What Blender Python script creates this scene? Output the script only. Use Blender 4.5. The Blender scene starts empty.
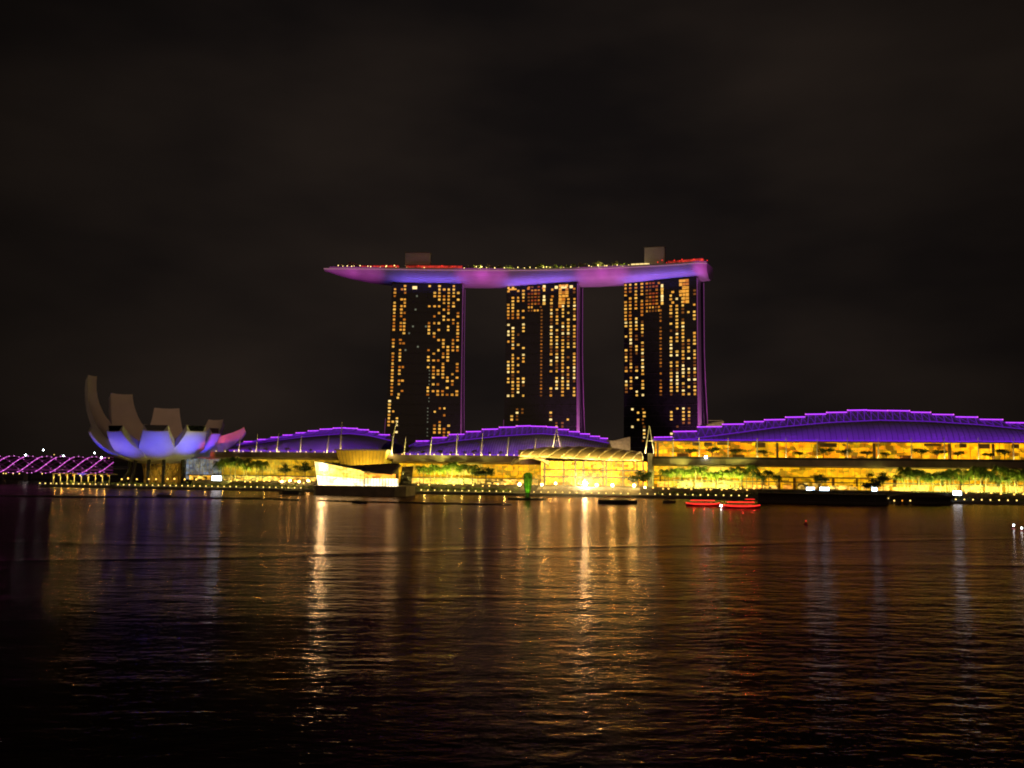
import bpy, math, random
from mathutils import Vector, Matrix
R = math.radians
random.seed(7)
sc = bpy.context.scene
col = sc.collection

# ------------------------------------------------------------------ camera
CAM = Vector((0, 0, 18)); F = 900.0
cam_d = bpy.data.cameras.new('camera'); cam = bpy.data.objects.new('camera', cam_d); col.objects.link(cam)
cam_d.sensor_width = 36; cam_d.lens = F / 1024 * 36; cam_d.clip_end = 20000; cam_d.clip_start = 0.5
CR = Matrix.Rotation(R(90 + 4.83), 3, 'X') @ Matrix.Rotation(0.010, 3, 'Z')
cam.matrix_world = Matrix.Translation(CAM) @ CR.to_4x4()
sc.camera = cam

# ------------------------------------------------------------------ sky
w = bpy.data.worlds.new('World'); sc.world = w; w.use_nodes = True
nt = w.node_tree; nt.nodes.clear()
def N(t, **k):
    n = nt.nodes.new(t)
    for a, b in k.items(): setattr(n, a, b)
    return n
out = N('ShaderNodeOutputWorld'); bg = N('ShaderNodeBackground'); bg2 = N('ShaderNodeBackground'); add = N('ShaderNodeAddShader')
sky = N('ShaderNodeTexSky', sky_type='NISHITA', sun_disc=False, sun_elevation=R(-4), sun_rotation=R(180))
bg.inputs[1].default_value = 0.002
nt.links.new(sky.outputs[0], bg.inputs[0])
tc = N('ShaderNodeTexCoord'); mp = N('ShaderNodeMapping'); mp.inputs['Scale'].default_value = (1.0, 1.0, 2.6)
no = N('ShaderNodeTexNoise'); no.inputs['Scale'].default_value = 2.9; no.inputs['Detail'].default_value = 4; no.inputs['Roughness'].default_value = 0.45
rp = N('ShaderNodeValToRGB')
rp.color_ramp.elements[0].position = 0.32; rp.color_ramp.elements[0].color = (0.0050, 0.0038, 0.0036, 1)
rp.color_ramp.elements[1].position = 0.72; rp.color_ramp.elements[1].color = (0.0162, 0.0112, 0.0085, 1)
nt.links.new(tc.outputs['Generated'], mp.inputs[0]); nt.links.new(mp.outputs[0], no.inputs['Vector']); nt.links.new(no.outputs['Fac'], rp.inputs[0])
# the city's light dome: low clouds glow most above the lit bay front
dt = N('ShaderNodeVectorMath', operation='DOT_PRODUCT'); dt.inputs[1].default_value = Vector((0.02, 0.97, 0.22)).normalized()
mr = N('ShaderNodeMapRange'); mr.inputs['From Min'].default_value = 0.80; mr.inputs['From Max'].default_value = 1.0
mr.inputs['To Min'].default_value = 0.30; mr.inputs['To Max'].default_value = 1.25
mx = N('ShaderNodeVectorMath', operation='SCALE')
nt.links.new(tc.outputs['Generated'], dt.inputs[0]); nt.links.new(dt.outputs['Value'], mr.inputs['Value'])
nt.links.new(rp.outputs[0], mx.inputs[0]); nt.links.new(mr.outputs[0], mx.inputs['Scale'])
nt.links.new(mx.outputs[0], bg2.inputs[0]); bg2.inputs[1].default_value = 1.0
nt.links.new(bg.outputs[0], add.inputs[0]); nt.links.new(bg2.outputs[0], add.inputs[1]); nt.links.new(add.outputs[0], out.inputs[0])

# ------------------------------------------------------------------ faint glow of the business district behind the camera
sd = bpy.data.lights.new('city_glow', 'SUN'); sd.energy = 0.15; sd.angle = R(60); sd.color = (1.0, 0.62, 0.40)
so = bpy.data.objects.new('city_glow', sd); col.objects.link(so)
so.rotation_euler = (R(68), 0, R(-14))
sc.view_settings.view_transform = 'Standard'; sc.view_settings.look = 'None'; sc.view_settings.exposure = 0; sc.view_settings.gamma = 1
sc.view_settings.use_curve_mapping = False
cy = sc.cycles
cy.use_denoising = True
try: cy.denoiser = 'OPENIMAGEDENOISE'
except Exception: pass
cy.max_bounces = 5; cy.diffuse_bounces = 2; cy.glossy_bounces = 3; cy.transmission_bounces = 3; cy.volume_bounces = 0
cy.caustics_reflective = False; cy.caustics_refractive = False; cy.sample_clamp_indirect = 12
cy.use_light_tree = True; cy.filter_width = 1.9; cy.volume_step_rate = 2

# ------------------------------------------------------------------ frames: from a pixel of the photograph to a place in the world
def ray(px, py): return CR @ Vector(((px - 512) / F, (384 - py) / F, -1.0))
def at_y(px, py, Y):
    d = ray(px, py); return CAM + d * ((Y - CAM.y) / d.y)
def at_z(px, py, z):
    d = ray(px, py); return CAM + d * ((z - CAM.z) / d.z)
class Frame:
    def __init__(s, o, deg): s.o = Vector(o); s.rot = R(deg); s.m = Matrix.Rotation(s.rot, 3, 'Z')
    def hit(s, px, py, y=0.0):
        c = s.m.transposed() @ (CAM - s.o); d = s.m.transposed() @ ray(px, py)
        p = c + d * ((y - c.y) / d.y); return p.x, p.z
    def hz(s, px, y, z):                                              # local x where column px meets depth y at height z
        py = 470
        for _ in range(6):
            x, zz = s.hit(px, py, y); py += (zz - z) * 1.5
        return s.hit(px, py, y)[0]
    def w(s, x, y, z=0.0): return s.o + s.m @ Vector((x, y, z))
MF = Frame((0, 461, 0), -12.3)                                          # the quay: x along it, y inland
H = MF.hit

# ------------------------------------------------------------------ materials
MATS = {}
def mat(name, base=(.5, .5, .5), rough=.6, metal=0.0, emit=None, es=0.0, var=0.25, scale=0.6, sample=True, spec=0.4, evar=0.0, escale=0.3, emit2=None):
    if name in MATS: return MATS[name]
    m = bpy.data.materials.new(name); m.use_nodes = True; t = m.node_tree; p = t.nodes['Principled BSDF']
    p.inputs['Roughness'].default_value = rough; p.inputs['Metallic'].default_value = metal; p.inputs['Specular IOR Level'].default_value = spec
    c = t.nodes.new('ShaderNodeTexCoord'); n = t.nodes.new('ShaderNodeTexNoise'); n.inputs['Scale'].default_value = scale; n.inputs['Detail'].default_value = 5
    r = t.nodes.new('ShaderNodeValToRGB')
    r.color_ramp.elements[0].position = .3; r.color_ramp.elements[1].position = .7
    r.color_ramp.elements[0].color = tuple(x * (1 - var) for x in base) + (1,); r.color_ramp.elements[1].color = tuple(min(1, x * (1 + var)) for x in base) + (1,)
    t.links.new(c.outputs['Object'], n.inputs['Vector']); t.links.new(n.outputs['Fac'], r.inputs[0]); t.links.new(r.outputs[0], p.inputs['Base Color'])
    if emit:
        p.inputs['Emission Color'].default_value = tuple(emit) + (1,); p.inputs['Emission Strength'].default_value = es
        if evar:
            mpn = t.nodes.new('ShaderNodeMapping'); mpn.inputs['Scale'].default_value = (escale, escale, escale * 1.6)
            v = t.nodes.new('ShaderNodeTexVoronoi'); v.distance = 'CHEBYCHEV'; v.inputs['Scale'].default_value = 1.0
            n2 = t.nodes.new('ShaderNodeTexNoise'); n2.inputs['Scale'].default_value = .05; n2.inputs['Detail'].default_value = 3
            sep = t.nodes.new('ShaderNodeSeparateColor')
            t.links.new(c.outputs['Object'], mpn.inputs[0]); t.links.new(mpn.outputs[0], v.inputs['Vector']); t.links.new(v.outputs['Color'], sep.inputs[0])
            t.links.new(c.outputs['Object'], n2.inputs['Vector'])
            mul = t.nodes.new('ShaderNodeMapRange'); mul.inputs['To Min'].default_value = es * (1 - evar); mul.inputs['To Max'].default_value = es * (1 + evar)
            ad = t.nodes.new('ShaderNodeMath'); ad.operation = 'ADD'
            ad2 = t.nodes.new('ShaderNodeMath'); ad2.operation = 'MULTIPLY_ADD'; ad2.inputs[1].default_value = 2.2; ad2.inputs[2].default_value = -1.1
            t.links.new(n2.outputs['Fac'], ad2.inputs[0]); t.links.new(sep.outputs[0], ad.inputs[0]); t.links.new(ad2.outputs[0], ad.inputs[1])
            t.links.new(ad.outputs[0], mul.inputs['Value']); t.links.new(mul.outputs[0], p.inputs['Emission Strength'])
            if emit2:
                mc = t.nodes.new('ShaderNodeMix'); mc.data_type = 'RGBA'; mc.inputs['A'].default_value = tuple(emit) + (1,); mc.inputs['B'].default_value = tuple(emit2) + (1,)
                t.links.new(sep.outputs[1], mc.inputs['Factor']); t.links.new(mc.outputs['Result'], p.inputs['Emission Color'])
    if not sample: m.cycles.emission_sampling = 'NONE'
    MATS[name] = m; return m

M_pave = mat('stone_paving', (.16, .14, .12), .75, scale=.4)
M_ground = mat('dark_ground', (.06, .055, .05), .9, scale=.05)
M_quay = mat('quay_concrete', (.14, .13, .12), .8, scale=.3)
M_dark = mat('dark_metal', (.03, .03, .033), .5)
M_black = mat('dark_timber', (.045, .038, .032), .7)
M_stone = mat('pale_stone', (.42, .38, .32), .7)
M_slab = mat('warm_concrete', (.22, .17, .12), .7, scale=.25)
M_memb = mat('canopy_membrane', (.55, .44, .22), .6, scale=.2)
M_plant = mat('plant_room_cladding', (.62, .58, .52), .6, var=.1)
M_cream = mat('cream_steel', (.78, .68, .42), .4)
M_white = mat('white_panels', (.62, .60, .60), .45, var=.06, scale=.15)
M_steel = mat('painted_steel', (.55, .5, .42), .4)
M_gold = mat('gold_painted_steel', (.55, .42, .16), .4)
M_roof = mat('roof_panels', (.42, .40, .46), .5, var=.12, scale=.08)
M_glass = mat('dark_glass', (.012, .014, .017), .12, spec=.5, var=.4, scale=.2)
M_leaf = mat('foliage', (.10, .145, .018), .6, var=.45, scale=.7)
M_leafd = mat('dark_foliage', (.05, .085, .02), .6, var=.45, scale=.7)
M_bark = mat('bark', (.12, .09, .06), .85)
M_brown = mat('brown_timber', (.16, .08, .03), .6, scale=.3)
M_red = mat('red_paint', (.4, .03, .02), .5)
M_mustard = mat('mustard_cladding', (.6, .42, .07), .6, var=.15, scale=.3)
E_low = mat('shopfront_glow', (.1, .08, .05), .4, emit=(1.0, .38, .001), emit2=(1.0, .54, .004), es=.72, evar=.7, escale=.42)
E_upper = mat('upper_hall_glow', (.1, .08, .05), .4, emit=(1.0, .27, .001), emit2=(1.0, .56, .004), es=.95, evar=.8, escale=.36)
E_left = mat('west_hall_glow', (.1, .08, .05), .4, emit=(.85, .42, .004), emit2=(.9, .55, .02), es=.62, evar=.6, escale=.3)
E_pale = mat('cool_hall_glow', (.1, .1, .1), .4, emit=(.46, .42, .30), emit2=(.28, .40, .62), es=.42, evar=.6, escale=.4)
E_atrium = mat('atrium_glow', (.1, .08, .05), .4, emit=(1.0, .42, .008), emit2=(1.0, .54, .03), es=2.4, evar=.7, escale=.4)
E_shop = mat('bright_shop_glow', (.1, .08, .05), .4, emit=(1.0, .40, .01), emit2=(1.0, .66, .12), es=.95, evar=.98, escale=.6)
E_cryst = mat('crystal_glow', (.2, .2, .15), .3, emit=(1.0, .60, .06), emit2=(1.0, .74, .16), es=2.0, evar=.35, escale=.35)
E_crystw = mat('crystal_white_glow', (.2, .2, .2), .3, emit=(1.0, .76, .36), emit2=(1.0, .84, .50), es=2.6, evar=.5, escale=.3)
E_lobby = mat('lobby_glow', (.1, .08, .05), .4, emit=(.8, .36, .02), es=.14, evar=.9, escale=.3)
E_orange = mat('orange_lamp_glow', (.2, .1, .05), .3, emit=(1.0, .35, .03), es=1.6, evar=.6, escale=.5)
E_lamp = mat('white_lamp', (.8, .8, .7), .3, emit=(1.0, .64, .16), es=3.4)
E_lampc = mat('cool_lamp', (.8, .8, .8), .3, emit=(.80, .92, 1.0), es=30)
E_garden = mat('garden_lamp_glow', (.8, .7, .5), .3, emit=(1.0, .52, .08), es=3.2)
E_flood = mat('flood_lamp', (.8, .8, .7), .3, emit=(1.0, .66, .20), es=52)
E_floodb = mat('big_flood_lamp', (.8, .8, .7), .3, emit=(1.0, .78, .38), es=300)
E_screen = mat('screen_white_blue', (.3, .3, .3), .3, emit=(.62, .82, 1.0), es=9)
E_purple = mat('purple_led', (.2, .1, .3), .3, emit=(.48, .05, 1.0), es=1.9, sample=False)
E_purple2 = mat('dim_purple_led', (.2, .1, .3), .3, emit=(.22, .015, .85), es=.55, sample=False)
E_mag = mat('magenta_led', (.2, .1, .2), .3, emit=(1.0, .16, .95), es=1.35, sample=False)
E_bead = mat('magenta_bead_lamp', (.2, .1, .2), .3, emit=(1.0, .30, .95), es=2.4, sample=False)
E_magd = mat('painted_magenta_spill', (.2, .1, .2), .3, emit=(.60, .03, .50), es=.11, sample=False)  # emission on steel tubes and walkway stands in for spill from the LEDs
E_pink = mat('pink_led', (.3, .1, .3), .3, emit=(.55, .13, .50), es=.22, sample=False)
E_redl = mat('red_led', (.3, .02, .02), .3, emit=(1.0, .03, .02), es=2.0)
E_redd = mat('dim_red_glow', (.3, .02, .02), .3, emit=(.8, .05, .03), es=.5, evar=.8, escale=.5, sample=False)
E_rim = mat('rim_glow_band', (.3, .2, .3), .4, emit=(.52, .24, .28), es=.42, sample=False)
E_yell = mat('yellow_deck_lamp', (.3, .3, .1), .3, emit=(1.0, .72, .22), es=4, sample=False)
E_cyan = mat('cyan_lamp', (.3, .3, .3), .3, emit=(.3, .9, .9), es=2, sample=False)
WIN = [mat('window_amber', (.1, .06, .03), .3, emit=(1.0, .42, .05), es=.95, sample=False),
       mat('window_gold', (.1, .06, .03), .3, emit=(1.0, .52, .085), es=1.15, sample=False),
       mat('window_orange', (.1, .06, .03), .3, emit=(.80, .24, .02), es=.75, sample=False),
       mat('window_pale', (.1, .08, .05), .3, emit=(1.0, .72, .27), es=1.4, sample=False),
       mat('window_dim', (.1, .06, .03), .3, emit=(.50, .16, .02), es=.42, sample=False),
       mat('window_red', (.1, .03, .02), .3, emit=(.60, .10, .02), es=.55, sample=False),
       mat('window_grey', (.1, .1, .1), .3, emit=(.35, .38, .26), es=.40, sample=False)]

# ------------------------------------------------------------------ mesh builder
class MB:
    def __init__(s): s.v = []; s.f = []; s.m = []; s.k = 0
    def add(s, vs, fs):
        o = len(s.v); s.v += [tuple(v) for v in vs]; s.f += [tuple(i + o for i in f) for f in fs]; s.m += [s.k] * len(fs); return s
    def mi(s, k): s.k = k; return s
    def box(s, x0, x1, y0, y1, z0, z1):
        return s.add([(x0, y0, z0), (x1, y0, z0), (x1, y1, z0), (x0, y1, z0), (x0, y0, z1), (x1, y0, z1), (x1, y1, z1), (x0, y1, z1)],
                     [(0, 3, 2, 1), (4, 5, 6, 7), (0, 1, 5, 4), (1, 2, 6, 5), (2, 3, 7, 6), (3, 0, 4, 7)])
    def prism(s, poly, a, b, axis='y'):                                # polygon in the other two axes, from a to b along axis
        n = len(poly)
        if axis == 'y': vs = [(p[0], a, p[1]) for p in poly] + [(p[0], b, p[1]) for p in poly]
        elif axis == 'z': vs = [(p[0], p[1], a) for p in poly] + [(p[0], p[1], b) for p in poly]
        else: vs = [(a, p[0], p[1]) for p in poly] + [(b, p[0], p[1]) for p in poly]
        return s.add(vs, [tuple(range(n)), tuple(range(2 * n - 1, n - 1, -1))] + [(i, i + n, (i + 1) % n + n, (i + 1) % n) for i in range(n)])
    def tube(s, pts, r, n=6, cap=True):
        pts = [Vector(p) for p in pts]; rr = r if isinstance(r, (list, tuple)) else [r] * len(pts); vs = []; fs = []
        for i, p in enumerate(pts):
            d = (pts[min(i + 1, len(pts) - 1)] - pts[max(i - 1, 0)]).normalized()
            a = d.cross(Vector((0, 0, 1)));  a = a.normalized() if a.length > 1e-3 else Vector((1, 0, 0)); b = a.cross(d)
            for k in range(n):
                t = 2 * math.pi * k / n; vs.append(p + (a * math.cos(t) + b * math.sin(t)) * rr[i])
        for i in range(len(pts) - 1):
            for k in range(n): fs.append((i * n + k, i * n + (k + 1) % n, (i + 1) * n + (k + 1) % n, (i + 1) * n + k))
        if cap: fs += [tuple(range(n - 1, -1, -1)), tuple(range((len(pts) - 1) * n, len(pts) * n))]
        return s.add(vs, fs)
    def lathe(s, prof, n=12, c=(0, 0)):
        vs = []; fs = []
        for r, z in prof:
            for k in range(n): t = 2 * math.pi * k / n; vs.append((c[0] + r * math.cos(t), c[1] + r * math.sin(t), z))
        for i in range(len(prof) - 1):
            for k in range(n): fs.append((i * n + k, i * n + (k + 1) % n, (i + 1) * n + (k + 1) % n, (i + 1) * n + k))
        fs += [tuple(range(n - 1, -1, -1)), tuple(range((len(prof) - 1) * n, len(prof) * n))]
        return s.add(vs, fs)
    def ball(s, c, r, n=8, m=5, sz=1.0):
        prof = [(r * math.sin(math.pi * (i + .02 if i == 0 else i - .02 if i == m else i) / m), c[2] - r * sz * math.cos(math.pi * i / m)) for i in range(m + 1)]
        return s.lathe(prof, n, (c[0], c[1]))
    def grid(s, rows):                                                # rows of points
        n = len(rows[0]); vs = [p for r in rows for p in r]
        return s.add(vs, [(i * n + k, i * n + k + 1, (i + 1) * n + k + 1, (i + 1) * n + k) for i in range(len(rows) - 1) for k in range(n - 1)])
    def loft(s, rings, cap=True):                                     # closed rings
        n = len(rings[0]); vs = [p for r in rings for p in r]
        fs = [(i * n + k, i * n + (k + 1) % n, (i + 1) * n + (k + 1) % n, (i + 1) * n + k) for i in range(len(rings) - 1) for k in range(n)]
        if cap: fs += [tuple(range(n - 1, -1, -1)), tuple(range((len(rings) - 1) * n, len(rings) * n))]
        return s.add(vs, fs)
    def mesh(s, name, mats, smooth=False):
        me = bpy.data.meshes.new(name); me.from_pydata(s.v, [], s.f)
        for m in (mats if isinstance(mats, (list, tuple)) else [mats]): me.materials.append(m)
        me.polygons.foreach_set('material_index', s.m)
        if smooth: me.polygons.foreach_set('use_smooth', [True] * len(s.f))
        me.update(); return me
    def build(s, name, mats, parent=None, smooth=False, loc=None, rotz=0):
        o = bpy.data.objects.new(name, s.mesh(name, mats, smooth)); col.objects.link(o)
        if parent: o.parent = parent
        if loc is not None: o.location = loc; o.rotation_euler = (0, 0, rotz)
        return o

def tag(o, label, cat, group=None):
    o['label'] = label; o['category'] = cat
    if group: o['group'] = group
    return o
def thing(name, label, cat, loc=(0, 0, 0), rotz=0, group=None):
    o = bpy.data.objects.new(name, None); o.empty_display_size = 1; col.objects.link(o); o.location = loc; o.rotation_euler = (0, 0, rotz)
    return tag(o, label, cat, group)
def mthing(name, label, cat, x=0, y=0, z=0, group=None):                # a thing standing in the quay frame
    return thing(name, label, cat, MF.w(x, y, z), MF.rot, group)
def struct(o): o['kind'] = 'structure'; return o
def stuff(o): o['kind'] = 'stuff'; return o
def dup(root, loc, rotz=None, label=None, group=None, scale=None):
    r = root.copy(); col.objects.link(r); r.location = loc
    if rotz is not None: r.rotation_euler = (0, 0, rotz)
    if scale: r.scale = (scale,) * 3
    if label: r['label'] = label
    if group: r['group'] = group
    for ch in root.children:
        c = ch.copy(); col.objects.link(c); c.parent = r
        for g in ch.children:
            d = g.copy(); col.objects.link(d); d.parent = c
    return r
def look(o, target): o.rotation_euler = (Vector(target) - o.location).to_track_quat('-Z', 'Y').to_euler()
def spot(name, loc, target, watts, color, angle=60, blend=.6, rad=.4):
    d = bpy.data.lights.new(name, 'SPOT'); d.energy = watts; d.color = color; d.spot_size = R(angle); d.spot_blend = blend; d.shadow_soft_size = rad
    o = bpy.data.objects.new(name, d); col.objects.link(o); o.location = loc; look(o, target); return o
def area(name, loc, target, watts, color, sx, sy, spread=180):
    d = bpy.data.lights.new(name, 'AREA'); d.shape = 'RECTANGLE'; d.size = sx; d.size_y = sy; d.energy = watts; d.color = color; d.spread = R(spread)
    o = bpy.data.objects.new(name, d); col.objects.link(o); o.location = loc; look(o, target); return o
def pt(name, loc, watts, color, rad=.3):
    d = bpy.data.lights.new(name, 'POINT'); d.energy = watts; d.color = color; d.shadow_soft_size = rad
    o = bpy.data.objects.new(name, d); col.objects.link(o); o.location = loc; return o

# ------------------------------------------------------------------ water and land
def water_material():
    m = bpy.data.materials.new('bay_water'); m.use_nodes = True; t = m.node_tree; t.nodes.remove(t.nodes['Principled BSDF'])
    p = t.nodes.new('ShaderNodeBsdfGlossy'); p.inputs['Color'].default_value = (.43, .32, .28, 1)           # tint that darkens and warms the reflections
    df = t.nodes.new('ShaderNodeBsdfDiffuse'); df.inputs['Color'].default_value = (.006, .005, .004, 1); fz = t.nodes.new('ShaderNodeFresnel'); fz.inputs['IOR'].default_value = 1.33
    ms = t.nodes.new('ShaderNodeMixShader'); t.links.new(fz.outputs[0], ms.inputs[0]); t.links.new(df.outputs[0], ms.inputs[1]); t.links.new(p.outputs[0], ms.inputs[2])
    t.links.new(ms.outputs[0], t.nodes['Material Output'].inputs['Surface'])
    c = t.nodes.new('ShaderNodeTexCoord')
    def layer(scale, sx, sy, detail, ang):
        mp = t.nodes.new('ShaderNodeMapping'); mp.inputs['Scale'].default_value = (sx, sy, 1); mp.inputs['Rotation'].default_value = (0, 0, R(ang))
        n = t.nodes.new('ShaderNodeTexNoise'); n.inputs['Scale'].default_value = scale; n.inputs['Detail'].default_value = detail; n.inputs['Roughness'].default_value = .5
        t.links.new(c.outputs['Object'], mp.inputs[0]); t.links.new(mp.outputs[0], n.inputs['Vector']); return n.outputs['Fac']
    a = layer(.22, .42, 1, 3, 6); b = layer(.75, .55, 1, 3, -9); d = layer(2.6, .7, 1, 3, 12); e = layer(.012, .35, 1, 2, 4)
    def ma(x, k, y):
        n = t.nodes.new('ShaderNodeMath'); n.operation = 'MULTIPLY_ADD'; t.links.new(x, n.inputs[0]); n.inputs[1].default_value = k
        if y is None: n.inputs[2].default_value = 0
        else: t.links.new(y, n.inputs[2])
        return n.outputs[0]
    h = ma(a, .37, ma(b, .20, ma(d, .045, None)))
    mr = t.nodes.new('ShaderNodeMapRange'); mr.inputs['From Min'].default_value = .38; mr.inputs['From Max'].default_value = .62
    mr.inputs['To Min'].default_value = .35; mr.inputs['To Max'].default_value = 1.25       # calmer and choppier patches
    t.links.new(e, mr.inputs['Value'])
    mu = t.nodes.new('ShaderNodeMath'); mu.operation = 'MULTIPLY'; t.links.new(h, mu.inputs[0]); t.links.new(mr.outputs[0], mu.inputs[1])
    # two long boat wakes crossing the bay: a low ridge with a calmer slick beside it
    hh = mu.outputs[0]
    for kx, y0, wd, amp in ((.36, 184, 3.0, .22), (-.12, 172, 3.6, .15), (.10, 120, 2.0, .07)):
        dp = t.nodes.new('ShaderNodeVectorMath'); dp.operation = 'DOT_PRODUCT'; dp.inputs[1].default_value = (-kx, 1, 0); t.links.new(c.outputs['Object'], dp.inputs[0])
        sb = t.nodes.new('ShaderNodeMath'); sb.operation = 'MULTIPLY_ADD'; sb.inputs[1].default_value = 1 / wd; sb.inputs[2].default_value = -y0 / wd; t.links.new(dp.outputs['Value'], sb.inputs[0])
        wv = t.nodes.new('ShaderNodeMath'); wv.operation = 'MULTIPLY_ADD'; wv.inputs[1].default_value = 16; wv.inputs[2].default_value = -8; t.links.new(e, wv.inputs[0])
        s2 = t.nodes.new('ShaderNodeMath'); s2.operation = 'ADD'; t.links.new(sb.outputs[0], s2.inputs[0]); t.links.new(wv.outputs[0], s2.inputs[1])
        sq = t.nodes.new('ShaderNodeMath'); sq.operation = 'MULTIPLY'; t.links.new(s2.outputs[0], sq.inputs[0]); t.links.new(s2.outputs[0], sq.inputs[1])
        ng = t.nodes.new('ShaderNodeMath'); ng.operation = 'MULTIPLY'; ng.inputs[1].default_value = -1; t.links.new(sq.outputs[0], ng.inputs[0])
        ex = t.nodes.new('ShaderNodeMath'); ex.operation = 'EXPONENT'; t.links.new(ng.outputs[0], ex.inputs[0])
        ad = t.nodes.new('ShaderNodeMath'); ad.operation = 'MULTIPLY_ADD'; ad.inputs[1].default_value = amp; t.links.new(ex.outputs[0], ad.inputs[0]); t.links.new(hh, ad.inputs[2]); hh = ad.outputs[0]
    # the fine chop that the ripples below do not resolve: smoother in the lee of this shore, rougher out in the bay
    sx = t.nodes.new('ShaderNodeSeparateXYZ'); t.links.new(c.outputs['Object'], sx.inputs[0])
    rg = t.nodes.new('ShaderNodeMapRange'); rg.inputs['From Min'].default_value = 60; rg.inputs['From Max'].default_value = 260; rg.inputs['To Min'].default_value = .10; rg.inputs['To Max'].default_value = .22
    t.links.new(sx.outputs['Y'], rg.inputs['Value']); t.links.new(rg.outputs[0], p.inputs['Roughness'])
    bp = t.nodes.new('ShaderNodeBump'); bp.inputs['Strength'].default_value = 1.0; bp.inputs['Distance'].default_value = 1.0
    t.links.new(hh, bp.inputs['Height']); t.links.new(bp.outputs['Normal'], p.inputs['Normal']); t.links.new(bp.outputs['Normal'], fz.inputs['Normal'])
    return m
b = MB(); b.add([(-6000, -300, 0), (6000, -300, 0), (6000, 9000, 0), (-6000, 9000, 0)], [(0, 1, 2, 3)])
struct(b.build('water', water_material()))

XL = H(40, 486, 0)[0]                                                  # tip of the promontory
b = MB(); b.prism([(XL, 0), (520, 0), (900, 0), (3000, 900), (3000, 6000), (-600, 6000), (-260, 520), (XL + 40, 120), (XL - 6, 30)], -3, 1.0, 'z')
struct(b.build('ground', [M_ground], loc=MF.o, rotz=MF.rot))
b = MB(); b.box(XL, 520, 0.6, 30, 1.004, 1.06)
struct(b.build('promenade', M_pave, loc=MF.o, rotz=MF.rot))
b = MB(); b.box(XL - .3, 520, -.35, .6, -2, 1.3)
for i in range(180):
    x = XL + 2 + i * 4
    if x < 518: b.box(x, x + .5, -.6, -.353, -2, 1.1)
struct(b.build('quay_edge', M_quay, loc=MF.o, rotz=MF.rot))
b = MB(); b.prism([(-3000, 760), (-330, 700), (-300, 760), (-300, 2500), (-3000, 2500)], -3, 2.2, 'z')
struct(b.build('far_ground', M_ground))

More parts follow.
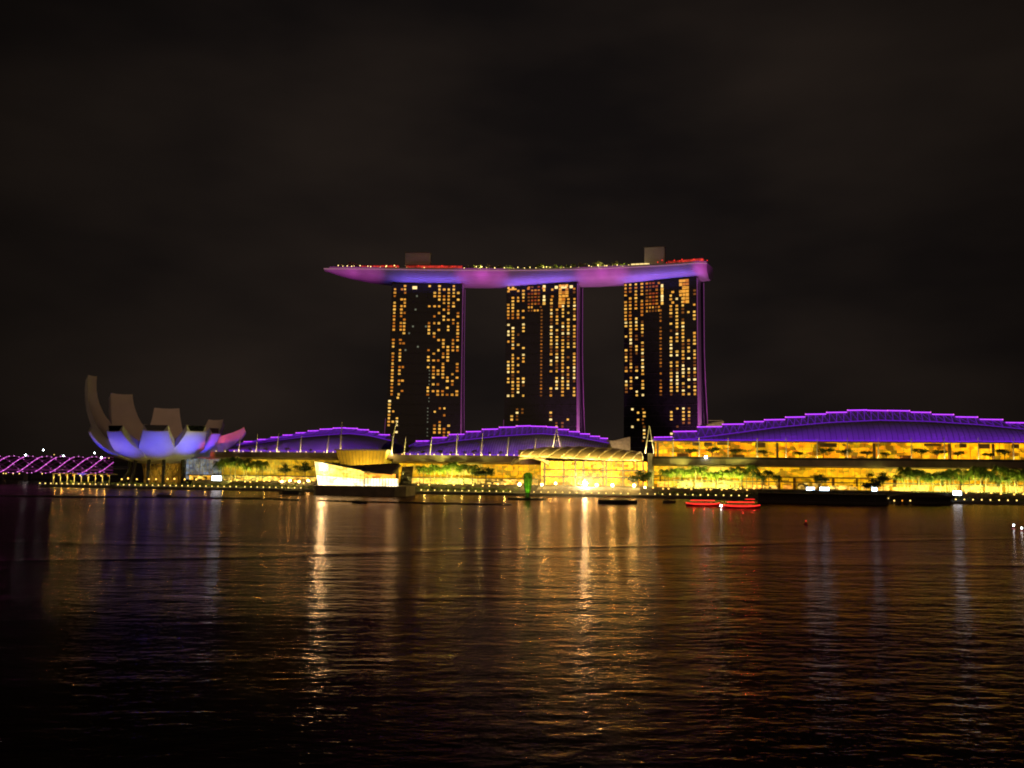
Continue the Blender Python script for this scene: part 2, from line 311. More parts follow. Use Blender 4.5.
# ------------------------------------------------------------------ hotel towers
TOW = [((-81.5, 850, 0), -1.5, 'left', 391, 462), ((28.5, 847, 0), -15, 'middle', 506, 577), ((135, 822, 0), -25, 'right', 624, 697)]
TH = 184.0
tower_frames = []
def tower(i, o, yaw, word, pl, pr, label):
    fr = Frame((o[0], o[1], 1.0), yaw); tower_frames.append(fr)
    xl = fr.hit(pl, 320)[0]; xr = fr.hit(pr, 320)[0]
    t = thing('hotel_tower', label, 'hotel tower', fr.o, fr.rot, 'three hotel towers under the sky deck')
    flare = (6.0, 2.0, 0.5)[i]
    zs = [0, 15, 30, 45, 60, 80, 100, 120, 140, 160, TH]
    L = lambda z: xl - flare * (1 - z / TH) ** 2
    g = MB(); g.loft([[(L(z), 0, z), (xr, 0, z), (xr, 13, z), (L(z), 13, z)] for z in zs]); g.build('west_slab', M_glass, t)
    off = lambda z: 14.0 + 26 * max(0, 1 - z / 125) ** 1.5
    g = MB(); g.loft([[(L(z), off(z), z), (xr - .5, off(z), z), (xr - .5, off(z) + 12, z), (L(z), off(z) + 12, z)] for z in zs]); g.build('east_slab', M_glass, t)
    # pale end walls with light lines down their edges
    g = MB(); g.loft([[(xr + .005, .5, z), (xr + .6, .5, z), (xr + .6, 12.5, z), (xr + .005, 12.5, z)] for z in zs]); g.build('end_wall', M_white, t)
    g = MB(); g.loft([[(xr - .495, off(z) + .4, z), (xr + .3, off(z) + .4, z), (xr + .3, off(z) + 11.6, z), (xr - .495, off(z) + 11.6, z)] for z in zs]); g.build('end_wall', M_dark, t)
    g = MB(); g.loft([[(xr + .1, -.35, z), (xr + .65, -.35, z), (xr + .65, .45, z), (xr + .1, .45, z)] for z in zs]); g.build('light_line', E_pink, t)
    g = MB(); g.loft([[(xr + .1, off(z) + 11.8, z), (xr + .7, off(z) + 11.8, z), (xr + .7, off(z) + 12.5, z), (xr + .1, off(z) + 12.5, z)] for z in zs]); g.build('light_line', E_pink, t)
    if i < 2:
        zz = [0, 10, 20, 30, 45, 55]
        g = MB(); g.loft([[(L(z) - .35, -.3, z), (L(z) - .02, -.3, z), (L(z) - .02, .4, z), (L(z) - .35, .4, z)] for z in zz]); g.build('light_line', E_pink, t)
    g = MB(); g.box(xl + 1, xr - 1, 2, 24, TH + .004, TH + 2.2); g.build('crown', M_dark, t)
    # floor edges: a thin dark ledge every third storey
    g = MB()
    for k in range(1, 19):
        z = k * 9.75
        g.box(L(z) + .2, xr - .2, -.22, -.004, z, z + .35)
    stuff(g.build('floor_ledges', M_dark, t))
    # windows on the storey grid
    ws = []                                                           # x, z, w, h, material
    rnd = random.Random(40 + i)
    px2x = lambda px: fr.hit(px, 340)[0]
    def zrow(py): return round((fr.hit((pl + pr) / 2, py)[1]) / 3.25) * 3.25
    def column(px, y0, y1, prob, mats, ww=2.25, hh=1.75, lean=0.0):
        z1 = zrow(y0); z0 = zrow(y1); z = z1; run = 0
        while z >= z0:
            p = prob * (1.45 if run else .95)
            if rnd.random() < p:
                run = rnd.random() < .55; ws.append((px2x(px) + lean * (z1 - z), z, ww * rnd.uniform(.8, 1.12), hh * rnd.uniform(.85, 1.1), rnd.choice(mats)))
            else: run = 0
            z -= 3.25
    if i == 0:
        for px, p in ((394, .66), (401, .52), (404.3, .3)):
            column(px, 288, 396, p, (0, 0, 1, 2), lean=-.012)
        for px in (428.7, 434, 438.6, 443.4, 448, 453, 457.6):
            column(px, 287, 396, .50, (0, 0, 1, 2, 1)); 
        column(404, 287, 303, .9, (1, 0))
        for px in (436, 441, 445.5, 450): column(px, 409, 437, .38, (0, 1, 2))
        for px in (391, 395, 399): column(px, 398, 432, .34, (1, 0, 3), lean=-.02)
        column(430, 361, 400, 1, (6,), 1.0, 1.0); column(429, 409, 437, 1, (6,), 1.0, 1.0)
        for px, py in ((415, 309), (412.7, 327), (409, 334), (418, 348), (405.7, 351), (425.7, 327), (416, 297.5)): ws.append((px2x(px), zrow(py), 1.6, 1.6, 6))
        ws.append((px2x(413.8), TH - 3.6, 4.4, 2.8, 3))
    else:
        sh = 0 if i == 1 else 1
        lc = ((508, .42), (512.5, .85), (517.8, .75), (523, .66)) if i == 1 else ((625.6, .7), (630.3, .9), (636, .72), (642, .72))
        rc = (551.2, 556.9, 562.8, 568.2, 574.3) if i == 1 else (671, 677, 683, 688.6, 694.5)
        for k, (px, p) in enumerate(lc):
            column(px, 287 - 5 * sh, 318, p, (0, 0, 1, 2)); column(px + .3, 318, 396, p * .78, (0, 1, 1, 3, 4), lean=.006)
        for px in rc: column(px, 300 - 5 * sh, 396, .66, (0, 1, 1, 3, 4))
        for px in lc[1:]: column(px[0] + 2 * sh, 409, 437, .55, (1, 3, 4))
        for px in rc[:4]: column(px, 409, 437, .52, (1, 3, 1, 4))
        cx = 541.4 if i == 1 else 660.6
        column(cx, 310, 396, 1, (4, 4, 2), 1.9, 1.5)
        if i == 2: column(642.8, 409, 440, 1, (4,), 1.7, 1.4)
        c0 = 528.5 if i == 1 else 647
        for k in range(4): column(c0 + 3.3 * k, 286 - 4 * sh, 304 - sh, .93, (5, 5, 2, 4), 2.2, 1.5)
        for k in range(5): column(c0 + 3.0 * k, 305.5, 311, .85, (4, 2, 0), 1.7, 1.6)
        column(c0 + 15.3, 288 - 3 * sh, 306 - sh, .6, (3, 3, 1), 2.4, 2.6)
        b0 = 560 if i == 1 else 681
        for k in range(3): column(b0 + 3.3 * k, 288 - 6 * sh, 306 - 2 * sh, .9, (2, 0, 0), 3.0, 2.6)
        column(b0 - 8, 288 - 6 * sh, 304, .5, (0, 1, 2)); column(b0 + 14, 288, 302, .4, (2, 4))
        if i == 1:
            for px in (553, 556, 559, 562, 565, 568, 571): ws.append((px2x(px), TH - 3.2, 3.0, 2.6, 3))
            for px in (510, 514, 518, 522): ws.append((px2x(px), TH - 3.4, 3.9, 1.5, 0))
            for px in (528, 532, 536, 543): ws.append((px2x(px), TH - 3.4, 2.4, 2.0, 2))
        else:
            for px in (647, 651, 655, 659): ws.append((px2x(px), TH - 2.4, 2.0, 1.6, 2))
    seen = set(); ded = []
    for wv in ws:
        key = (round(wv[0] / 2.4), round(wv[1] / 3.0))
        if key in seen or wv[0] < L(wv[1]) + .8 or wv[0] > xr - 1.2: continue
        seen.add(key); ded.append(wv)
    bright = {3: 0, 1: 1, 0: 2, 2: 3, 5: 4, 4: 5, 6: 6}
    ded.sort(key=lambda q: (bright[q[4]], -q[2] * q[3]))
    def wbox(g, q): g.box(q[0] - q[2] / 2, q[0] + q[2] / 2, -.16, -.003, q[1] - q[3] / 2, q[1] + q[3] / 2)
    for q in ded[:100]:
        g = MB(); wbox(g, q); g.build('window', WIN[q[4]], t)
    if len(ded) > 100:
        g = MB()
        for q in ded[100:]: g.mi(q[4]); wbox(g, q)
        stuff(g.build('small_windows', WIN, t))
    # pink wash up the end wall
    p = fr.w(xr + 16, -22, 4); tg = fr.w(xr, 10, 95)
    spot('end_wall_flood', p, tg, 360000 if i else 90000, (.85, .22, .72), 75, .8, .6)
    return t, fr, xl, xr
labels = ['hotel tower at left with scattered amber windows and wide dark centre', 'middle hotel tower with white lit top storey and dotted centre column', 'hotel tower nearest the large mall roof, with widest pink lit end wall']
tows = [tower(i, *TOW[i], labels[i]) for i in range(3)]

# ------------------------------------------------------------------ sky deck: a ship-like hull over the three towers
def cr(p0, p1, p2, p3, t):
    return 0.5 * ((2 * p1) + (-p0 + p2) * t + (2 * p0 - 5 * p1 + 4 * p2 - p3) * t * t + (-p0 + 3 * p1 - 3 * p2 + p3) * t ** 3)
ctrl = [Vector((-206, 866, 0)), Vector((-184, 864, 0)), Vector((-81, 862, 0)), Vector((30, 858, 0)), Vector((136, 834, 0)), Vector((181, 815, 0)), Vector((200, 806, 0))]
path = []
for k in range(1, len(ctrl) - 2):
    for q in range(12): path.append(cr(*ctrl[k - 1:k + 3], q / 12))
path.append(ctrl[-2])
deck = thing('sky_deck', 'long boat shaped deck spanning the tops of the three towers, lit pink and violet', 'sky deck', (0, 850, 190))
DB = Vector((0, 850, 190))
ZT = 8.0                                                               # deck level above the thing's base
def half(u):                                                           # half width along the hull
    return 19.5 * min(1, max(.04, (1 - (1 - min(u / .24, 1)) ** 2.0))) * (1 if u < .93 else 1 - .28 * ((u - .93) / .07) ** 2)
def deep(u): return 12.0 * min(1, max(.12, 1 - (1 - min(u / .22, 1)) ** 1.8))
rings = []; deckline = []
for k, p in enumerate(path): p.z += 4.5 * max(0, 1 - (k / (len(path) - 1)) / .26) ** 1.6
for k, p in enumerate(path):
    u = k / (len(path) - 1); a = path[max(k - 1, 0)]; c = path[min(k + 1, len(path) - 1)]
    tan = (c - a).normalized(); nrm = Vector((tan.y, -tan.x, 0)); hw = half(u); dp = deep(u)
    if nrm.y > 0: nrm = -nrm
    ring = []
    for q in range(13):                                               # underside from front rim to back rim
        th = math.pi * q / 12
        ring.append(p + nrm * (hw * math.cos(th)) + Vector((0, 0, ZT - 1.8 - dp * math.sin(th) ** .85)) - Vector((0, 850, 0)))
    ring += [p - nrm * hw + Vector((0, 0, ZT)) - Vector((0, 850, 0)), p + nrm * hw + Vector((0, 0, ZT)) - Vector((0, 850, 0))]
    rings.append(ring); deckline.append((p, nrm, hw, tan))
g = MB(); g.loft(rings); hull = g.build('hull', M_white, deck, True)
for pface in hull.data.polygons:
    if len(pface.vertices) > 4 or abs(pface.normal.z) > .98: pface.use_smooth = False
def dp_at(u, side, z=0.0):                                             # a point on the deck: u along, side -1 back .. 1 front
    k = min(int(u * (len(deckline) - 1)), len(deckline) - 2); f = u * (len(deckline) - 1) - k
    p = deckline[k][0].lerp(deckline[k + 1][0], f); n = deckline[k][1]; hw = deckline[k][2] * (1 - f) + deckline[k + 1][2] * f
    q = p + n * hw * side; return Vector((q.x, q.y, 190 + ZT + z + p.z))
def u_of_px(px, side=.8):
    lo, hi = 0.0, 1.0
    for _ in range(40):
        m_ = (lo + hi) / 2; v = CR.transposed() @ (dp_at(m_, side) - CAM); x = 512 + F * v.x / -v.z
        if x < px: lo = m_
        else: hi = m_
    return lo
g = MB()
for k in range(2, len(deckline)):
    a = dp_at((k - 1) / (len(deckline) - 1), .97) - DB; c = dp_at(k / (len(deckline) - 1) - 1e-4, .97) - DB
    g.add([a, c, c + Vector((0, 0, 1.1)), a + Vector((0, 0, 1.1))], [(0, 1, 2, 3)])
g.build('parapet', M_white, deck)
g = MB()
p = dp_at(0.004, 0, -.6) - DB; g.ball(p, .7); g.build('tip_beacon', E_redl, deck)
# light on the hull: magenta from the towers' flanks, violet-blue from the tower tops
PINK = (.80, .085, .72); BLUE = (.16, .10, 1.0)
for i, (t, fr, xl, xr) in enumerate(tows):
    for q in range(7):
        g = MB(); x = xl + 4 + (xr - xl - 8) * q / 6; g.box(x - .15, x + .15, -9.6, -.25, TH - 12.4, TH - 12.1); g.build('flood_bracket', M_black, t)
    a = area('crown_flood', fr.w((xl + xr) / 2, -9, TH - 12), fr.w((xl + xr) / 2, -4.0, TH + 6), 3900, BLUE, xr - xl - 4, .6, 115)
def hull_spot(px, py, watts, color, ang, sx):                            # projectors on the mall roofs
    k = u_of_px(px, .6); p = dp_at(k, .7, -2)
    spot('hull_projector', Vector((p.x * .62 + sx, 520, 46)), p, watts, color, ang, 1.0, .5)
for px, wt, an in ((340, 2.2e6, 6.5), (366, 2.0e6, 7.0), (472, 1.9e6, 6.4), (492, 1.9e6, 6.4), (591, 1.9e6, 6.2), (613, 1.9e6, 6.2), (704, 2.6e6, 4.5)): hull_spot(px, 275, wt, PINK, an, 0)
g = MB(); g.tube([p + n * (hw - .1) + Vector((0, 0, ZT - .9)) - Vector((0, 850, 0)) + n * .35 for p, n, hw, tn in deckline], .55, 6); g.build('rim_glow_band', E_rim, deck)  # added glowing tube stands in for light caught by the hull rim

# rooms, bars, trees and lamps on the deck
def deckbox(name, label, cat, px0, px1, py0, py1, m, side=-.1, depth=10, extra=None):
    u = u_of_px((px0 + px1) / 2, side); p = dp_at(u, side); d = (p - CAM).length; k = p.y / F
    rz = math.atan2(deckline[int(u * (len(deckline) - 1))][3].y, deckline[int(u * (len(deckline) - 1))][3].x)
    t = thing(name, label, cat, p, rz); hw = (px1 - px0) / 2 * k; z1 = (at_y((px0 + px1) / 2, py0, p.y).z - p.z)
    g = MB(); g.box(-hw, hw, -depth / 2, depth / 2, 0, z1 - .5); g.build('wall', m, t)
    g = MB(); g.box(-hw - .5, hw + .5, -depth / 2 - .5, depth / 2 + .5, z1 - .496, z1); g.build('roof', M_slab, t)
    g = MB(); n = max(3, int(hw * 2 / 3))
    for j in range(n):
        x = -hw + (j + .5) * 2 * hw / n
        g.box(x - .12, x + .12, -depth / 2 - .14, -depth / 2 - .003, 0, z1 - .51)
    g.build('cladding_fins', m, t)
    return t
deckbox('lift_overrun', 'pale boxy rooftop plant room standing on deck above the left tower', 'rooftop building', 405.5, 430.5, 253.5, 264, M_plant)
deckbox('lift_overrun', 'pale boxy rooftop plant room standing on deck above the tower nearest the big mall roof', 'rooftop building', 645, 665, 248, 259, M_plant)
def bar(label, px0, px1, h, m, side=.35, cat='rooftop bar'):
    u0 = u_of_px(px0, side); u1 = u_of_px(px1, side); a = dp_at(u0, side); c = dp_at(u1, side); ln = (c - a).length
    t = thing('rooftop_bar', label, cat, a, math.atan2(c.y - a.y, c.x - a.x))
    g = MB(); g.box(0, ln, 0, 5, .3, h - .4); g.build('lit_front', m, t)
    g = MB(); g.box(-.8, ln + .8, -1.5, 6, h - .396, h); g.build('canopy', M_dark, t)
    for j in range(int(ln / 4) + 1): g = MB(); g.box(j * 4, j * 4 + .25, -1.3, -1.05, 0, h - .4); g.build('post', M_dark, t)
bar('long low rooftop bar glowing red above the left tower', 407, 462, 4.6, E_redd, .7)
bar('dim red lit terrace canopy towards the pointed tip of deck', 360, 398, 3.6, E_redd, .6)
bar('red glowing restaurant terrace at the blunt end of deck', 668, 703, 4.8, E_redd, .7)
bar('white lit glass room beside the plant room over the pink ended tower', 631, 649, 3.6, WIN[3], .75)

# ------------------------------------------------------------------ trees: leaf-clump crowns shared by copies
def crown_bm(rnd, r, h, n, leaf, flat=1.0):
    g = MB(); cl = [(rnd.gauss(0, .42), rnd.gauss(0, .42), rnd.uniform(-.4, .5)) for _ in range(9)]
    for _ in range(n):
        c = rnd.choice(cl); p = Vector((c[0] + rnd.gauss(0, .22), c[1] + rnd.gauss(0, .22), c[2] + rnd.gauss(0, .17)))
        p = Vector((p.x * r, p.y * r, h + p.z * r * flat))
        a = Vector((rnd.gauss(0, 1), rnd.gauss(0, 1), rnd.gauss(0, .5))).normalized(); b_ = a.cross(Vector((rnd.gauss(0, 1), rnd.gauss(0, 1), rnd.gauss(0, 1)))).normalized()
        s = leaf * rnd.uniform(.6, 1.3)
        g.add([p - a * s, p + b_ * s * .5, p + a * s, p - b_ * s * .5], [(0, 1, 2, 3)])
    return g
def make_tree(name, label, cat, seed, r, h, n, leaf, flat, m, group):
    rnd = random.Random(seed); t = thing(name, label, cat, group=group)
    g = MB(); g.tube([(0, 0, 0), (.1, 0, h * .5), (0, .1, h)], [.05 * r + .08, .04 * r + .06, .03 * r + .04], 6)
    for k in range(5):
        a = k * 1.26 + rnd.random(); g.tube([(0, 0, h * .6), (math.cos(a) * r * .35, math.sin(a) * r * .35, h * .9), (math.cos(a) * r * .6, math.sin(a) * r * .6, h + .15 * r)], [.03 * r + .05, .02 * r + .03, .02], 5)
    g.build('trunk', M_bark, t)
    crown_bm(rnd, r, h, n, leaf, flat).build('crown', m, t)
    return t
def palm_bm(rnd, h, nf, fl):
    g = MB()
    for k in range(nf):
        a = 2 * math.pi * k / nf + rnd.uniform(-.2, .2); up = rnd.uniform(-.1, 1.5); l = fl * rnd.uniform(.85, 1.1)
        ca, sa = math.cos(a), math.sin(a); pts = []
        for q in range(6):
            s = q / 5; rr = l * s * (1 - .22 * s * (1 - up * .4)); zz = h + l * (up * s - (.75 + .5 * up) * s * s)
            pts.append(Vector((ca * rr, sa * rr, zz)))
        side = Vector((-sa, ca, 0))
        for q in range(5):                                             # leaflets hang in pairs from the rib
            for e in range(3):
                s = e / 3; p = pts[q].lerp(pts[q + 1], s); d = pts[q + 1] - pts[q]
                wd = fl * .34 * (1 - .55 * (q + s) / 5) * (.5 if q == 0 else 1)
                for sg in (-1, 1):
                    tip = p + side * sg * wd + d * .55 + Vector((0, 0, -wd * 1.05)); g.add([p, p + d * .22, tip], [(0, 1, 2)])
        g.tube(pts, [.06, .05, .045, .04, .03, .015], 4)
    return g
def make_palm(seed, h, nf, fl, m):
    rnd = random.Random(seed); t = thing('palm_tree', 'p', 'palm tree')
    bend = rnd.uniform(-.5, .5)
    g = MB(); g.tube([(0, 0, 0), (bend * .2, 0, h * .35), (bend * .5, .1, h * .7), (bend * .5, .1, h)], [.26, .2, .17, .15], 7); g.build('trunk', M_bark, t)
    c = palm_bm(rnd, h, nf, fl).build('crown', m, t); c.location = (bend * .5, .1, 0)
    return t
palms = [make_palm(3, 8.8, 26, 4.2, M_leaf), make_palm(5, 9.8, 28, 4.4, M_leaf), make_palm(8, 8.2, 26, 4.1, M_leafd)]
used_palm = [0, 0, 0]
def place(pool, used, k, loc, rz, label, group, scale=1.0):
    if not used[k]:
        used[k] = 1; o = pool[k]; o.location = loc; o.rotation_euler = (0, 0, rz); o.scale = (scale,) * 3; o['label'] = label; o['group'] = group; return o
    return dup(pool[k], loc, rz, label, group, scale)
pr = random.Random(11)
def palm_row(px0, px1, n, y, base, label, group, kinds, sc0=1.0):
    for j in range(n):
        px = px0 + (px1 - px0) * (j + pr.uniform(-.22, .22)) / max(1, n - 1); k = pr.choice(kinds)
        x = MF.hz(px, y, base); place(palms, used_palm, k, MF.w(x, y + pr.uniform(-2.5, 2.5), base), pr.uniform(0, 6.28), label, group, sc0 * pr.uniform(.85, 1.3))

# ------------------------------------------------------------------ lotus shaped museum on the promontory
MC = at_y(163, 470, 548); MC.z = 1.06
mus = thing('museum', 'lotus shaped museum with blue lit petals standing on pillars at the promontory', 'museum', MC)
PET = [(-76, 37, 33.5, 78, 8, 0), (-39, 36, 33.5, 72, 9.5, 1), (-5, 35, 34, 70, 12, 1), (29, 34, 34.2, 70, 11, 1), (56, 31, 33.5, 74, 9, 1), (88, 42, 34.5, 68, 13, 0),
       (133, 37, 39.5, 76, 12, 1), (181, 38, 46, 76, 14, 1), (214, 46, 53.5, 84, 13.5, 1), (241, 46, 62, 95, 8, 1)]
for az, Rr, Hh, tm, wt, win in PET:
    az_view = az; az += 19; tm = R(tm)
    e = Vector((math.sin(R(az)), -math.cos(R(az)), 0)); f = Vector((math.cos(R(az)), math.sin(R(az)), 0)); Rr *= 1.13; wt *= 1.13; Hh = (Hh - 18) * 1.13 + 18 - 1.06
    rings = []; n = 16; zb = 12.0
    for q in range(n + 1):
        t_ = .08 + .92 * q / n
        ro = Rr * math.sin(t_ * tm) / math.sin(min(tm, math.pi / 2)); zo = zb + (Hh - 3.4 - zb) * (1 - math.cos(t_ * tm)) / (1 - math.cos(tm))
        ri = ro * .975 - .2; th_ = 14 if az_view == 88 else 6; zi = zb + th_ + (Hh - zb - th_) * (1 - math.cos(t_ * tm)) / (1 - math.cos(tm))
        wo = min(2 * ro * math.tan(R(17.9)), wt + (Rr - ro) * .72 if ro < Rr else wt) * .5
        if t_ * tm > math.pi / 2: wo = wt * .5 * (1 - .15 * (t_ * tm - math.pi / 2))
        wi = wo * .97
        top = []
        m_ = 5
        for s in range(m_ + 1):
            x = -1 + 2 * s / m_; top.append(e * (ro - .0 * x * x) + f * (wo * x) + Vector((0, 0, zo - (1 - x * x) * wo * .10)))
        bot = [e * ri + f * (wi * x) + Vector((0, 0, zi - (1 - x * x) * wi * .06)) for x in (1, .3, -.3, -1)]
        rings.append(top + bot)
    g = MB(); g.loft(rings); pet = g.build('petal', M_white, mus, True)
    for pf in pet.data.polygons:
        if len(pf.vertices) > 4: pf.use_smooth = False
    me = pet.data
    ring = len(rings[0])
    sharp = me.attributes.new('sharp_edge', 'BOOLEAN', 'EDGE')
    for ed in me.edges:
        a, c = ed.vertices; a_, c_ = a % ring, c % ring
        if (a_ == c_ and a_ in (0, 5, 6, 9)): sharp.data[ed.index].value = True
        if a // ring == c // ring and a // ring == n: sharp.data[ed.index].value = True
    last = rings[-1]; lo = [last[1], last[4]]; hi = [last[6], last[9]]
    if win and az_view < 100:
        nrm = (e * .97 + Vector((0, 0, .2))).normalized() * .06
        q4 = [lo[0].lerp(hi[1], .10) + nrm, lo[1].lerp(hi[0], .10) + nrm, lo[1].lerp(hi[0], .92) + nrm, lo[0].lerp(hi[1], .92) + nrm]
        q5 = [v + nrm * 2 for v in q4]
        g = MB(); g.loft([q4, q5]); g.build('skylight', M_glass, pet)
for az, r0, r1 in ((-50, 17, 20), (-22, 17, 18), (3, 17, 18), (36, 17, 20), (52, 18, 24), (100, 16, 19), (150, 16, 19), (200, 16, 19), (260, 16, 20), (-72, 17, 22)):
    az += 19; r0 *= 1.13; r1 *= 1.13; e = Vector((math.sin(R(az)), -math.cos(R(az)), 0))
    g = MB(); g.tube([e * r1 + Vector((0, 0, 0)), e * (r0 + 1) + Vector((0, 0, 7)), e * r0 + Vector((0, 0, 16))], [1.0, .9, 1.1], 8); g.build('pillar', M_dark, mus)
g = MB(); g.lathe([(10, 0), (10, 2.2), (10, 13), (12, 14)], 24); g.build('lobby', E_lobby, mus)
g = MB()
for k in range(18):
    for sg in (-1, 1):
        pts = []
        for q in range(6):
            a = 2 * math.pi * k / 18 + sg * q * .13; rr = 10.3 + .35 * q * q * .2; pts.append((rr * math.cos(a), rr * math.sin(a), q * 2.65))
        g.tube(pts, .22, 4)
g.build('lattice', M_gold, mus)
for az, x, rr_, zz_ in ((-74, .8, 50, 1.5), (-39, 1, 50, 1.5), (-5, 1.0, 50, 1.5), (27, .9, 46, 7), (54, .8, 42, 8)):
    e = Vector((math.sin(R(az + 19)), -math.cos(R(az + 19)), 0)); L0 = MC + e * rr_ + Vector((0, 0, zz_))
    spot('petal_flood', L0, MC + e * 32 + Vector((0, 0, 25)), 36000 * x, (.055, .045, 1.0), 54, .9, .5)
e = Vector((math.sin(R(99)), -math.cos(R(99)), 0)); spot('petal_flood_red', MC + Vector((22, -58, 1.5)), MC + Vector((38, -2, 27.5)), 150000, (1.0, .10, .09), 20, .9, .5)
e = Vector((math.sin(R(24)), -math.cos(R(24)), 0)); spot('petal_fill_warm', MC + e * 10 + Vector((0, 0, 25)), MC - e * 40 + Vector((0, 0, 46)), 10000, (1.0, .48, .22), 120, .9, .5)  # added fill lamp inside the bowl, stands in for warm light from the mall

# ------------------------------------------------------------------ waterfront mall, three blocks under stepped shell roofs
def zof(px, py, y): return H(px, py, y)[1]
PZ = 4.7                                                               # the planted podium behind the promenade
def podium():
    b = MB(); b.box(MF.hz(192, 14, 5), 560, 14, 130, 1.065, PZ)
    struct(b.build('podium_ground', M_pave, loc=MF.o, rotz=MF.rot))
podium()
def roof(par, steps, inner, py_bot, pxm, ye, yi, yt, watts, riser=True):
    ze = zof(pxm, py_bot, ye)
    def interp(tab, px):
        for (a, b_), (c, d_) in zip(tab, tab[1:]):
            if px <= c: return b_ + (d_ - b_) * (px - a) / (c - a)
        return tab[-1][1]
    pxs = [inner[0][0] + (inner[-1][0] - inner[0][0]) * k / 40 for k in range(41)]
    cols = []
    for px in pxs:
        x, zi = H(px, interp(inner, px), yi); zi = max(zi, ze + .4); c = []
        for q in range(7):
            s = q / 6; c.append((x, ye + (yi - ye) * (s ** 1.25), ze + (zi - ze) * math.sin(s * math.pi / 2) ** .9))
        cols.append(c)
    g = MB(); g.grid(cols)
    g.grid([[(c[0][0], ye, ze), (c[0][0], ye, ze - .8), (c[0][0], yi + 50, ze - .8), (c[-1][0], yi, c[-1][2])] for c in cols])
    shell = g.build('roof', M_roof, par, True)
    g = MB()
    for k in range(0, 81):
        f_ = k / 2; i = min(int(f_), 39); c0, c1 = cols[i], cols[i + 1]; f_ -= i
        g.tube([Vector(p).lerp(Vector(q), f_) + Vector((0, -.06, .06)) for p, q in zip(c0, c1)], .09, 4)
    stuff(g.build('ribs', M_dark, shell))
    g = MB(); g.tube([(c[-1][0], yi - .35, c[-1][2] + .25) for c in cols], .22, 5); g.build('light_line', E_purple2, shell)
    g = MB(); g.tube([(c[0][0], ye - .4, ze + .25) for c in cols], .2, 5); g.build('light_line', E_purple2, shell)
    for (pa, ya), (pb, yb) in zip(steps, steps[1:]):
        y1 = ya - .15; y2 = ya + .55 if yb > ya else ya - .55
        ym = min(ya, yb) if True else ya
        lvl = ya if yb > ya else yb
        xa, za = H(pa, lvl + .25, yt); xb, zb_ = H(pb, lvl - .1 if yb <= ya else lvl + .6, yt)
        ia = max(ze, H(pa, interp(inner, pa), yi)[1]); ib = max(ze, H(pb, interp(inner, pb), yi)[1])
        prof = lambda x, zi, zt: [(x, yi + .3, zi - .3), (x, yt, max(zt, zi + .3)), (x, yt + 1.2, max(zt, zi + .3)), (x, yt + 48, ze - .5)]
        g = MB(); g.loft([prof(xa + .02, ia, za), prof(xb - .02, ib, zb_)]); pan = g.build('roof_step', M_roof, par)
        g = MB(); g.tube([(xa, yt - .3, za + .2), (xb, yt - .3, zb_ + .2)], .24, 5)
        nxt = yb if yb < ya else None
        g.build('light_line', E_purple, pan)
        g = MB(); n = 3; fr_ = lambda s, t: Vector((xa + (xb - xa) * s, (yi + (yt - yi) * t) - .35, (ia + (ib - ia) * s) + ((za + (zb_ - za) * s) - (ia + (ib - ia) * s)) * t + .25))
        for q in range(n):
            g.tube([fr_(q / n, .05), fr_((q + .5) / n, .95)], .11, 4); g.tube([fr_((q + .5) / n, .95), fr_((q + 1) / n, .05)], .11, 4)
        g.build('truss', E_purple2, pan)
        big = H(pb, lvl - .1 if yb <= ya else lvl + .6, yt)
        g = MB(); g.ball((xb - .3 if yb > ya else xa + .3, yt - .5, (zb_ if yb > ya else za) + .3), .3, 6, 4); g.build('step_lamp', E_mag, pan)
    xm0, xm1 = cols[0][0][0], cols[-1][0][0]; nseg = max(1, int((xm1 - xm0) / 45)); ln = (xm1 - xm0) / nseg
    for k in range(nseg):
        xc = xm0 + ln * (k + .5)
        area('roof_flood', MF.w(xc, ye - 13, ze + 1.0), MF.w(xc, yi, ze + 8), watts * .72 * ln / 45, (.27, .010, 1.0), ln * .96, .8, 125)
    return ze
def mullions(par, x0, x1, y, z0, z1, step, m, r=.09, hor=3):
    g = MB(); n = int((x1 - x0) / step)
    for k in range(n + 1): g.box(x0 + k * step - r, x0 + k * step + r, y - .28, y - .004, z0, z1)
    for k in range(1, hor): zz = z0 + (z1 - z0) * k / hor; g.box(x0, x1, y - .2, y - .286, zz - r, zz + r)
    return g.build('mullions', m, par)
def mast(par, px, py0, y, zb_, lean=.6, r=.32, up=600):
    x, zt = H(px, py0, y)
    g = MB(); g.tube([(x - lean * .5, y, zb_), (x, y, (zb_ + zt) / 2), (x + lean, y - .3, zt)], [r * 1.15, r, r * .55], 7); g.build('mast', M_steel, par)
    pt('mast_uplight', MF.w(x - .2, y - 1.6, zb_ + .6), up, (1.0, .72, .28), .15)

# --- west block
wb = mthing('mall_block', 'west mall block between the lotus museum and crystal pavilion under small purple roof', 'mall building', 0, 0, 0, 'blocks of the waterfront mall')
zt, zb = zof(270, 452.3, 26), zof(270, 459.6, 26)
x0 = MF.hz(186, 35, 10); x05 = MF.hz(222, 35, 10); x1 = MF.hz(341, 35, 10); xe = MF.hz(392, 35, 10)
g = MB(); g.box(x0, x05, 35, 36, PZ, zb); f_ = g.build('window', E_pale, wb); mullions(f_, x0, x05, 35, PZ, zb, 2.2, M_steel, .1, 5)
g = MB(); g.box(x05 + .01, x1, 35, 36, PZ, zb); f_ = g.build('window', E_left, wb); mullions(f_, x05 + .01, x1, 35, PZ, zb, 2.6, M_gold, .1, 4)
g = MB(); g.box(x1 + .01, xe + 4, 34.5, 36, PZ, zb); g.build('wall', M_slab, wb)
g = MB(); g.prism([(25, zb + 1.2), (25, zt), (100, zt), (100, zb), (33, zb)], MF.hz(211, 26, zb), xe + 4, 'x'); g.build('terrace', M_slab, wb)
